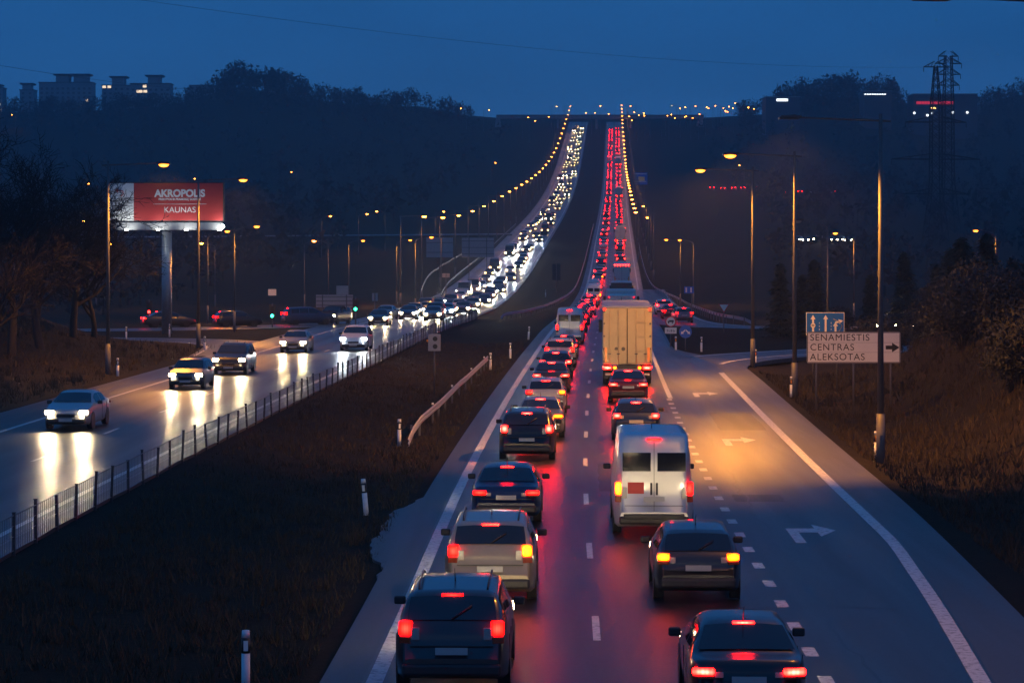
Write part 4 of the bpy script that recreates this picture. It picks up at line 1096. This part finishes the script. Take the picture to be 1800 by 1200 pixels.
def car_meshes(kind):
    S = SPEC[kind]; sec = car_profile(S); L = S['L']
    ys = sorted(set([p[0] for p in S['top']] + list(np.linspace(-L / 2, L / 2, 19))))
    body = MB(); vs = []; np_ = 10
    for y in ys:
        w, t, zb, z0, wr, g_ = sec(y); h = zb - z0
        half = [(0, z0), (w * .88, z0), (w * .97, z0 + .08), (w, z0 + .42 * h), (w * .99, z0 + .8 * h), (w * .955, zb), ((w * .955 + wr) / 2 + .02 * g_, (zb + t - .05 * g_) / 2), (wr, t - .05 * g_ - .01), (wr * .8, t - .012 * g_ - .002), (0, t)]
        vs += [(x, y, z) for x, z in half] + [(-x, y, z) for x, z in half[-2:0:-1]]
    n = 2 * np_ - 2
    fs = [(i * n + j, i * n + (j + 1) % n, (i + 1) * n + (j + 1) % n, (i + 1) * n + j) for i in range(len(ys) - 1) for j in range(n)]
    body.add(vs, fs, 0, True); body.f.append(tuple(range(n))); body.m.append(0); body.s.append(False); o_ = (len(ys) - 1) * n; body.f.append(tuple(range(o_, o_ + n))[::-1]); body.m.append(0); body.s.append(False)
    M = {'body': body.mesh('body', ['car_paint'])}
    def side_glass(y0, y1, s):
        b_ = MB(); vv = []; nn = 6
        for i in range(nn + 1):
            y = y0 + (y1 - y0) * i / nn; w, t, zb, z0, wr, g_ = sec(y)
            for f in (.12, .5, .86):
                x = (w * .955) * (1 - f) + wr * f + .02 * g_ * (1 - abs(2 * f - 1)) + .013; z = zb * (1 - f) + (t - .05 * g_ - .01) * f
                vv.append((s * x, y, z))
        b_.add(vv, [(i * 3 + j, i * 3 + j + 1, (i + 1) * 3 + j + 1, (i + 1) * 3 + j) for i in range(nn) for j in range(2)], 0, True); return b_.mesh('side_window', ['car_glass'])
    M['side'] = [side_glass(a, c, s) for a, c in S['sw'] for s in (-1, 1)]
    def top_glass(y0, y1, name):
        b_ = MB(); vv = []; nn = 6; sg = 1 if y0 > 0 else -1
        for i in range(nn + 1):
            y = y0 + (y1 - y0) * i / nn; w, t, zb, z0, wr, g_ = sec(y)
            for f in (-.94, -.5, 0, .5, .94): vv.append((f * wr, y + sg * .012, t - .04 * g_ * f * f + .014))
        b_.add(vv, [(i * 5 + j, i * 5 + j + 1, (i + 1) * 5 + j + 1, (i + 1) * 5 + j) for i in range(nn) for j in range(4)], 0, True); return b_.mesh(name, ['car_glass'])
    M['windscreen'] = top_glass(*S['ws'], 'windscreen')
    M['rear'] = [top_glass(*S['rw'], 'rear_window')] if S['rw'] else [MB().box((s * .43, -2.80, 1.86), (.70, .02, .46), bev=.009).mesh('rear_window', ['car_glass']) for s in (-1, 1)]
    x, y, z, sx, sy, sz = S['tl']; M['tail'] = [MB().box((s * x, y, z + sz * .17), (sx, sy, sz * .64), 0, rz=s * R(12), bev=.03).mesh('tail_light', ['tail_on']) for s in (-1, 1)]
    M['ind'] = [MB().box((s * x, y, z - sz * .34), (sx * .96, sy * .96, sz * .32), 0, rz=s * R(12), bev=.015).mesh('indicator_lens', ['indicator_off']) for s in (-1, 1)]
    x, y, z, sx, sy, sz = S['hl']; M['head'] = [MB().box((s * x, y, z), (sx, sy, sz), 0, rz=-s * R(16), rx=R(12), bev=.03).mesh('headlight', ['head_on']) for s in (-1, 1)]
    yr = -L / 2; M['bumper_r'] = MB().box((0, yr + .08, .42), (S['W'] * .86, .26, .20), bev=.05).mesh('rear_bumper', ['black_plastic']); M['bumper_f'] = MB().box((0, -yr - .08, .36), (S['W'] * .84, .26, .18), bev=.05).mesh('front_bumper', ['black_plastic'])
    M['plate_r'] = MB().box((0, yr - .012, .72 if kind != 'van' else .95), (.52, .02, .115)).mesh('number_plate', ['plate_white']); M['plate_f'] = MB().box((0, -yr + .062, .40), (.52, .02, .115)).mesh('number_plate', ['plate_white'])
    M['grille'] = MB().box((0, -yr - .02, .58), (.72, .05, .12), bev=.02).mesh('grille', ['black_plastic'])
    zz = max(p[1] for p in S['top']); yb = S['rw'][1] + .02 if S['rw'] else -2.74
    M['brake'] = MB().box((0, yb - .02, sec(yb)[1] + .012 if S['rw'] else 2.42), (.34, .05, .04)).mesh('brake_light', ['tail_on'])
    yl = S['sw'][-1][1]; M['mirror'] = [MB().box((s * (S['W'] / 2 + .10), yl - .05, S['belt'] + .06), (.2, .1, .14), bev=.03).mesh('mirror', ['black_plastic']) for s in (-1, 1)]
    r = .31 if kind != 'van' else .35
    w_ = MB(); w_.tube([(-.1, 0, 0), (-.085, 0, 0), (.085, 0, 0), (.1, 0, 0)], [r * .93, r, r, r * .93], 20); M['wheel'] = w_.mesh('wheel', ['rubber'])
    rm = MB(); rm.cyl((0, 0, 0), r * .64, .21, 'X', 16); M['rim'] = rm.mesh('rim', ['rim'])
    ac = MB(); ac.cyl((0, 0, .02), r * 1.16, .02, 'X', 20); M['arch'] = ac.mesh('wheel_arch', ['black_plastic'])
    M['wp'] = [(s * (S['W'] / 2 - .105), y, r) for y in S['wy'] for s in (-1, 1)]
    yb2 = -L / 2
    M['seam2'] = MB().box((0, yb2 - .001, S['belt'] - .26 if kind != 'van' else .78), (S['W'] * .72, .016, .014)).mesh('boot_gap', ['black_plastic'])
    M['rev'] = [MB().box((s * (S['tl'][0] - S['tl'][3] * .5 - .06), yb2 - .002, S['tl'][2] - .02), (.13, .03, S['tl'][5] * .55), bev=.01).mesh('reverse_lamp', ['lens_off']) for s in (-1, 1)]
    M['antenna'] = MB().tube([(0, -.9, max(p[1] for p in S['top']) - .03), (0, -1.15, max(p[1] for p in S['top']) + .22)], [.012, .006], 5).mesh('antenna', ['black_plastic'])
    M['doors'] = []
    for s in (-1, 1):
        for yy in [q[0] - .035 for q in S['sw']]:
            w_, t_, zb2_, z0_, wr_, g2_ = sec(yy); M['doors'].append(MB().box((s * (w_ * .995 + .002), yy, .62), (.012, .014, .62)).mesh('door_gap', ['black_plastic']))
    if kind in ('estate', 'hatchback'):
        y_ = (S['rw'][0] + S['rw'][1]) / 2; M['wiper'] = MB().tube([(0, S['rw'][0] - .03, sec(S['rw'][0])[1] + .03), (.32, y_ - .03, sec(y_)[1] + .04)], .012, 5).mesh('wiper', ['black_plastic'])
    if kind == 'estate': M['rails'] = [MB().tube([(s * .56, -1.6, 1.62), (s * .57, -1.3, 1.70), (s * .58, .0, 1.72), (s * .57, .25, 1.66)], .018, 6).mesh('roof_rail', ['black_plastic']) for s in (-1, 1)]
    if kind == 'van': M['seam'] = MB().box((0, -2.806, 1.5), (.012, .012, 1.7)).mesh('door_seam', ['black_plastic'])
    return M
CARS = {k: car_meshes(k) for k in SPEC}
PAINT = {'black': (.008, .008, .009), 'dark grey': (.03, .032, .035), 'silver': (.35, .36, .37), 'white': (.65, .65, .63), 'dark blue': (.012, .025, .07), 'dark red': (.14, .01, .012), 'grey': (.14, .14, .15), 'dark green': (.012, .04, .025), 'beige': (.32, .27, .19)}
def orient(t, pos, fwd):
    f = Vector(fwd).normalized(); r = f.cross(Vector((0, 0, 1))).normalized(); u = r.cross(f)
    M_ = Matrix((r, f, u)).transposed().to_4x4(); M_.translation = Vector(pos); t.matrix_world = M_; t.matrix_basis = M_
def slot(o, mat): o.material_slots[0].link = 'OBJECT'; o.material_slots[0].material = MATS[mat]
def vehicle(kind, colour, pos, fwd, label, lod, away=True, tail='tail_on', head='head_on', group=None, turn=None, beam=0., third=True):
    M = CARS[kind]; t = thing({'van': 'van'}.get(kind, 'car'), label, 'van' if kind == 'van' else 'car', group=group); orient(t, pos, fwd)
    b_ = put('body', M['body'], t); b_.color = (*PAINT[colour], 1)
    if lod <= 1 or not away: put('windscreen', M['windscreen'], t)
    if lod <= 1 or away:
        for q in M['rear']: put('rear_window', q, t)
    if lod <= 1:
        for q in M['side']: put('side_window', q, t)
    if away or lod == 0:
        for i, q in enumerate(M['tail']):
            o = put('tail_light', q, t); slot(o, ('turn_on' if turn == i else tail) if away else 'lamp_red_off')
    if not away or lod == 0:
        for q in M['head']: o = put('headlight', q, t); slot(o, head)
    if lod <= 1:
        for p in M['wp']:
            w = put('wheel', M['wheel'], t, p); 
            if lod == 0:
                put('rim', M['rim'], w); put('wheel_arch', M['arch'], t, (p[0] + (.105 if p[0] > 0 else -.105) * .92, p[1], p[2]))
        put('rear_bumper', M['bumper_r'], t); put('number_plate', M['plate_r'] if away else M['plate_f'], t)
        if not away: put('front_bumper', M['bumper_f'], t); put('grille', M['grille'], t)
        if away and third: o = put('brake_light', M['brake'], t); slot(o, tail)
        for q in M['mirror']: put('mirror', q, t)
        if 'seam' in M: put('door_seam', M['seam'], t)
        if lod == 0:
            put('antenna', M['antenna'], t)
            for q in M['doors']: put('door_gap', q, t)
            for q in M.get('rails', []): put('roof_rail', q, t)
            if away:
                put('boot_gap', M['seam2'], t)
                for q in M['rev']: put('reverse_lamp', q, t)
                for q in M['ind']: put('indicator_lens', q, t)
                if 'wiper' in M: put('wiper', M['wiper'], t)
    if beam > 0:
        for s in (-1, 1):
            li = bpy.data.lights.new('headlight_beam', 'SPOT'); li.energy = beam; li.color = (1, .74, .40) if head == 'head_on' else (.85, .94, 1); li.spot_size = R(70); li.spot_blend = .8; li.shadow_soft_size = .06
            o = bpy.data.objects.new('headlight_beam', li); COL.objects.link(o); o.parent = t; x, y, z = SPEC[kind]['hl'][:3]; o.location = (s * x, y + .16, z); o.rotation_euler = (R(84), 0, 0)
    return t
def on_lane(off, d, sg=1):
    oo = off(d) if callable(off) else off; o2 = off(d + 2) if callable(off) else off
    return (XD(d) + oo, d, PZ(d) + .006), (sg * (XD(d + 2) + o2 - XD(d) - oo), sg * 2, sg * (PZ(d + 2) - PZ(d)))
KINDS = ['hatchback', 'saloon', 'estate', 'hatchback', 'saloon', 'estate', 'saloon']
COLS = ['black', 'dark grey', 'silver', 'grey', 'dark blue', 'dark red', 'dark grey', 'black', 'white', 'dark green', 'beige']
rv = random.Random(5)

# inner lane of the outbound carriageway, nearest first (rear bumper depth)
inner = [('estate', 'dark grey', 40.6, -2.4, 'tail_on', None, 'dark grey estate car cut by the bottom edge of the picture, inner lane'),
         ('estate', 'beige', 50.8, -2.1, 'tail_on', 1, 'beige estate car ahead of the dark grey estate, indicator lit'),
         ('saloon', 'dark blue', 65, -2.1, 'tail_on', None, 'dark blue saloon beside the white van, inner lane of the queue'),
         ('estate', 'black', 84, -1.95, 'brake_on', None, 'black estate with bright brake lights beside the guard rail'),
         ('saloon', 'grey', 93.5, -1.7, 'brake_on', 1, 'grey saloon braking with one orange indicator lit'),
         ('hatchback', 'silver', 107, -1.75, 'tail_on', 1, 'silver hatchback signalling orange, sixth in the inner lane'),
         ('saloon', 'dark grey', 122, -1.8, 'brake_on', None, 'dark grey saloon level with the rear of the cream trailer'),
         ('hatchback', 'dark blue', 134, -1.8, 'brake_on', None, 'dark blue hatchback beside the middle of the cream trailer'),
         ('estate', 'silver', 146, -1.8, 'tail_on', None, 'silver estate in the inner lane before the white van'),
         ('saloon', 'black', 157, -1.8, 'brake_on', None, 'black saloon just behind the small white van')]
for kind, col, d, off, tl, tu, lab in inner:
    L = SPEC[kind]['L']; p, f = on_lane(off, d + L / 2); vehicle(kind, col, p, f, lab, 0, True, tl, turn=tu, group='cars queueing in the inner lane', beam=220)
p, f = on_lane(-1.8, 183); vehicle('van', 'white', p, f, 'white van in the inner lane, first van beyond the cream trailer', 0, True, 'tail_on', group='cars queueing in the inner lane')
d = 193.; k = 11
while d < 1440:
    kind = rv.choice(KINDS); col = rv.choice(COLS); lod = 1 if d < 330 else 2
    if 338 < d < 350 or 366 < d < 374: kind, col = 'van', 'white'
    p, f = on_lane(-1.85 + rv.uniform(-.2, .2), d)
    if k < 26: lab = '%s %s with red lights, %s vehicle of the inner lane queue' % (col, kind, ORD[k])
    else: lab = 'distant car with red tail lights in the inner lane climbing the hill'
    vehicle(kind, col, p, f, lab, lod, True, rv.choice(['tail_on', 'tail_on', 'brake_on']), group='cars queueing in the inner lane', turn=1 if rv.random() < .06 else None)
    d += rv.uniform(8.2, 14) if d < 420 else (rv.uniform(9, 14) if rv.random() < .6 else rv.uniform(18, 42)); k += 1

# outer lane: nearest cars and the white van
p, f = on_lane(2.2, 40.2); vehicle('saloon', 'black', p, f, 'black car at the bottom edge with a bright high brake light', 0, True, 'brake_on', group='cars in the outer lane')
p, f = on_lane(2.1, 53.0); hb_ = vehicle('hatchback', 'dark grey', p, f, 'dark grey hatchback just behind the white van, amber lights on', 0, True, 'turn_on', group='cars in the outer lane', third=False, beam=120)
p, f = on_lane(1.62, 65.2); wv = vehicle('van', 'white', p, f, 'big white van with a red emblem on its rear doors', 0, True, 'tail_on', group='cars in the outer lane', turn=0, beam=220)
MB().prism([(-.45 + x, 1.22 + z) for x, z in [(-.2, -.14), (.2, -.14), (.2, .14), (-.2, .14)]], -2.815, -2.803).build('emblem', 'sign_red', wv)
MB().box((0, -2.84, .52), (1.5, .1, .12), bev=.02).build('step', 'black_plastic', wv)
for s in (-1, 1): MB().box((s * .07, -2.83, 1.2), (.05, .05, .3), bev=.01).build('door_handle', 'black_plastic', wv)
p, f = on_lane(1.85, 94.5); vehicle('hatchback', 'dark blue', p, f, 'dark blue hatchback with a white hot brake light before the van', 0, True, 'brake_on', group='cars in the outer lane', beam=190)
p, f = on_lane(1.85, 116.5); vehicle('saloon', 'dark red', p, f, 'dark red saloon right under the rear of the cream trailer', 0, True, 'brake_on', group='cars in the outer lane', beam=190)

def truck(pos, fwd, label, W, H, L, face, roof, dark=False, doors=True, group='lorries in the outer lane', row=False, cab=True, lights='tail_on'):
    t = thing('lorry', label, 'lorry', group=group); orient(t, pos, fwd)
    z0 = 1.05; y0 = 0
    MB().box((0, L / 2, (z0 + H) / 2), (W, L, H - z0), bev=.04).build('cargo_box', face, t)
    MB().box((0, L / 2, H + .02), (W + .04, L + .04, .10), bev=.03).build('roof', roof, t)
    if doors:
        for s in (-1, 1):
            dr = MB().box((s * W * .245, -.03, (z0 + H) / 2), (W * .475, .05, H - z0 - .16), bev=.015).build('rear_door', face, t)
            for q in (.18, .36): MB().tube([(s * W * q, -.075, z0 + .1), (s * W * q, -.075, H - .15)], .02, 6).build('lock_rod', face, dr)
            for hz in (.25, .5, .75): MB().box((s * W * .27, -.085, z0 + (H - z0) * hz), (W * .28, .02, .035)).build('door_bar', face, dr)
            for hz in (.06, .28, .5, .72, .94): MB().box((s * W * .465, -.075, z0 + (H - z0) * hz), (.10, .03, .09), bev=.01).build('hinge', 'galvanised_dull', dr)
            for q in (.18, .36): MB().box((s * W * q, -.095, z0 + .55), (.16, .03, .06), bev=.01).build('lock_handle', 'galvanised_dull', dr)
            MB().box((s * W * .43, -.09, z0 + .5), (.13, .02, .75)).build('marker_stripe', 'reflector_orange', t)
            MB().box((s * W * .46, -.05, H - .1), (.1, .05, .06)).build('marker_light', 'tail_on', t)
        MB().box((0, -.062, (z0 + H) / 2), (.035, .01, H - z0 - .1)).build('door_seal', 'rubber', t)
    MB().box((0, .1, z0 - .16), (W * .98, .14, .2)).build('rear_beam', 'black_plastic', t)
    MB().box((0, .1, .55), (W * .9, .12, .12), bev=.02).build('underrun_bar', 'galvanised', t)
    for s in (-1, 1):
        o = MB().box((s * W * .40, .01, z0 - .16), (.42, .06, .15), bev=.02).build('tail_light', lights, t); MB().box((s * W * .25, .01, z0 - .16), (.16, .06, .13), bev=.02).build('turn_light', 'turn_on', t)
        MB().box((s * W * .39, .9, .6), (.5, .02, .5)).build('mud_flap', 'rubber', t)
        o = MB().box((s * W * .49, -.0, z0 - .12), (.05, .06, .06)).build('marker_light', 'tail_on', t)
    MB().box((0, .0, z0 - .42), (.52, .02, .115)).build('number_plate', 'plate_white', t)
    for yy in ((1.6, 2.9, 4.2) if L > 9 else (1.5,)):
        for s in (-1, 1): w_ = MB().cyl((s * (W / 2 - .2), yy, .5), .5, .34, 'X', 20).build('wheel', 'rubber', t); MB().cyl((s * (W / 2 - .2), yy, .5), .27, .36, 'X', 14).build('rim', 'rim', w_)
    MB().box((0, L / 2, .92), (.9, L, .22)).build('chassis', 'black_plastic', t)
    if cab:
        c = MB().box((0, L + 1.4, 2.0), (2.45, 2.2, 2.9), bev=.12).build('cab', 'box_white', t); MB().box((0, L + 2.52, 2.45), (2.2, .04, .85), bev=.015).build('windscreen', 'car_glass', c)
        for s in (-1, 1): MB().box((s * 1.38, L + 2.2, 2.5), (.2, .12, .7), bev=.03).build('mirror', 'black_plastic', c)
        for s in (-1, 1): MB().cyl((s * 1.05, L + 1.6, .5), .5, .34, 'X', 20).build('wheel', 'rubber', t)
    if row:
        for k in range(6): MB().box((-W * .42 + k * W * .168, -.03, H - .12), (.2, .06, .26)).build('marker_light', 'brake_on', t)
    return t
p, f = on_lane(1.95, 128.5); tk = truck(p, f, 'tall cream trailer lorry with vertical door rods and amber corner stripes', 2.52, 3.95, 13.4, 'trailer_cream', 'trailer_roof', lights='brake_on')
for xx, zz in ((-.55, 1.85), (-.2, 1.85)): MB().cyl((xx, -.06, zz), .1, .012, 'Y', 14).build('door_stain', 'tarp_dark', tk)
p, f = on_lane(1.95, 199); truck(p, f, 'white box lorry directly ahead of the cream trailer', 2.2, 3.0, 6, 'box_white', 'box_white', doors=True)
p, f = on_lane(2.0, 300); truck(p, f, 'dark tarpaulin lorry, second ahead of the cream trailer', 2.5, 3.3, 10, 'tarp_dark', 'box_white', doors=False)
p, f = on_lane(2.0, 404); truck(p, f, 'pale box lorry with a row of red lights along its top', 2.55, 3.9, 10, 'box_white', 'box_white', row=True)
p, f = on_lane(2.0, 585); truck(p, f, 'pale lorry half way up the hill, brown front roof', 2.55, 3.9, 12, 'box_white', 'trailer_cream')
p, f = on_lane(2.0, 915); truck(p, f, 'distant grey lorry near the far blue direction sign', 2.5, 3.9, 12, 'box_white', 'box_white')
p, f = on_lane(2.0, 1150); truck(p, f, 'most distant white lorry near the top of the hill', 2.5, 3.9, 12, 'box_white', 'box_white')
d = 222.; k = 0
skip = [(296, 318), (400, 422), (580, 604), (910, 934), (1145, 1170)]
while d < 1440:
    if not any(a - 5 < d < b2 + 3 for a, b2 in skip):
        kind = rv.choice(KINDS); col = rv.choice(COLS); p, f = on_lane(1.9 + rv.uniform(-.2, .2), d); k += 1
        lab = '%s %s, %s car beyond the white box lorry in the outer lane' % (col, kind, ORD[k - 1]) if k < 12 else 'distant car with red tail lights in the outer lane climbing the hill'
        vehicle(kind, col, p, f, lab, 1 if d < 330 else 2, True, rv.choice(['tail_on', 'tail_on', 'brake_on']), group='cars in the outer lane')
    d += rv.uniform(11, 30)

# oncoming cars on the inbound carriageway
inb1 = lambda d: float(lc_r(d)) - 2.75
inb2 = lambda d: float(lc_r(d)) - 6.4
near_in = [(inb2, 66, 'estate', 'dark grey', 'head_on', 'oncoming dark estate cut by the left picture edge'), (inb2, 100, 'saloon', 'silver', 'head_on', 'oncoming silver saloon, second from the left edge'),
           (inb2, 127, 'hatchback', 'dark blue', 'head_on', 'oncoming dark blue hatchback passing the first mast lamp'), (inb2, 141, 'estate', 'black', 'head_on', 'oncoming black estate below the billboard'),
           (inb2, 168, 'saloon', 'grey', 'head_on', 'oncoming grey saloon beyond the entry ramp tip'), (inb1, 171, 'estate', 'white', 'head_cold', 'oncoming white estate with cold lights along the wire fence'),
           (inb1, 118, 'saloon', 'dark red', 'head_on', 'oncoming dark red saloon close to the wire fence') , (inb2, 226, 'saloon', 'black', 'head_on', 'oncoming black saloon behind the grey signal box pole')]
near_in = [q for q in near_in if q[1] not in (118,)]
for fn, d, kind, col, hd_, lab in near_in:
    p, f = on_lane(fn, d, -1); vehicle(kind, col, p, f, lab, 0, False, head=hd_, group='oncoming cars on the inbound carriageway', beam=600)
k = 0
for fn, d0, gap in ((inb1, 246, (11, 22)), (inb2, 252, (10, 20))):
    d = d0; k1 = k
    while d < 1445:
        kind = rv.choice(KINDS + ['van']); col = rv.choice(COLS); jt = rv.uniform(-.9, .7); p, f = on_lane(lambda q: fn(q) + jt, d, -1); k += 1
        lab = '%s oncoming %s, %s in the %s lane of the far inbound traffic' % (col, kind, ORD[k - 1 if fn is inb1 else k - k1 - 1], 'fence side' if fn is inb1 else 'verge side') if (k <= 14 if fn is inb1 else k - k1 <= 14) else 'oncoming car with glaring headlights in the dense far inbound traffic'
        vehicle(kind, col, p, f, lab, 1 if d < 300 else 2, False, head=rv.choice(['head_on', 'head_on', 'head_warm', 'head_cold', 'head_on', 'head_warm']) if d < 420 else rv.choice(['head_far', 'head_far', 'head_far', 'head_warm', 'head_on']), group='far oncoming cars', beam=700 if d < 620 else 0)
        d += rv.uniform(*gap) * (.8 if d < 420 else (.9 if rv.random() < .6 else 2.2))

# cars on the ramps and the side roads
def on_path(c, i): 
    p = c[i]; q = c[min(i + 1, len(c) - 1)]; o = c[max(i - 1, 0)]
    return (p[0], p[1], PZ(p[1])), (q[0] - o[0], q[1] - o[1], 0)
for i, kind, col, lab in [(31, 'estate', 'white', 'white estate on the joining ramp behind the round signs'), (26, 'saloon', 'dark red', 'dark red saloon turning on the joining ramp by the yield sign'), (22, 'hatchback', 'grey', 'grey hatchback waiting on the joining ramp, last of three')]:
    p, f = on_path(ramp_c, i); vehicle(kind, col, p, f, lab, 1, True, 'brake_on' if i == 31 else 'tail_on', group='cars on the ramps')
for i, kind, col, lab in [(14, 'saloon', 'silver', 'silver saloon leaving on the inbound exit ramp, nearest the barrier'), (22, 'estate', 'dark grey', 'dark grey estate on the inbound exit ramp below the signal')]:
    p, f = on_path(lex_c, i); vehicle(kind, col, p, f, lab, 1, False, head='head_on', group='cars on the ramps', beam=150)
for j, (x, d, away) in enumerate([(-24, 221, True), (-30, 220.5, True), (-18.5, 229, True)]):
    wc = ('black', 'dark grey', 'dark blue', 'dark green', 'dark red')[j]
    vehicle(KINDS[j], wc, (x, d, TZ(x, d) + .02), (.95, .35, 0), '%s %s with red lights waiting behind the green signal' % (wc, KINDS[j]), 1, True, 'brake_on' if j % 2 else 'tail_on', group='cars waiting behind the signals')
for px, py, n_, away, lab in [(1250, 331, 5, True, 'far car with red lights on the hillside road, left cluster'), (1385, 338, 5, True, 'far car with red lights on the hillside road, right cluster'), (1400, 421, 6, False, 'far car with white lights on the low road behind the lamps'), (1560, 573, 2, False, 'car with white lights on the road behind the shrubs')]:
    x, d = depth_at(px, py, .8, 200, 1400)
    for q in range(n_):
        xx = x + q * d * .0042 + rv.uniform(0, 1); dd = d + q * (-.5 if py < 400 else .3)
        vehicle(rv.choice(KINDS), rv.choice(COLS), (xx, dd, TZ(xx, dd) + .03), (.25, 1, 0) if away else (-.3, -1, 0), lab, 2, away, 'tail_on', group='cars on far side roads')

# ------------------------------------------------------------------ air
hz = MB(); hz.box((0, 1285, 110), (2400, 2700, 250))
hm = bpy.data.materials.new('haze_air'); hm.use_nodes = True; MATS['haze_air'] = hm
hn = hm.node_tree; hn.nodes.remove(hn.nodes['Principled BSDF']); pv = hn.nodes.new('ShaderNodeVolumePrincipled')
pv.inputs['Color'].default_value = (.72, .86, 1, 1); pv.inputs['Density'].default_value = .00026; pv.inputs['Anisotropy'].default_value = .3
hn.links.new(pv.outputs[0], hn.nodes['Material Output'].inputs['Volume'])
hazeo = hz.build('haze', 'haze_air'); tag(hazeo, 'thin blue dusk haze over the valley', 'haze', None, 'stuff')
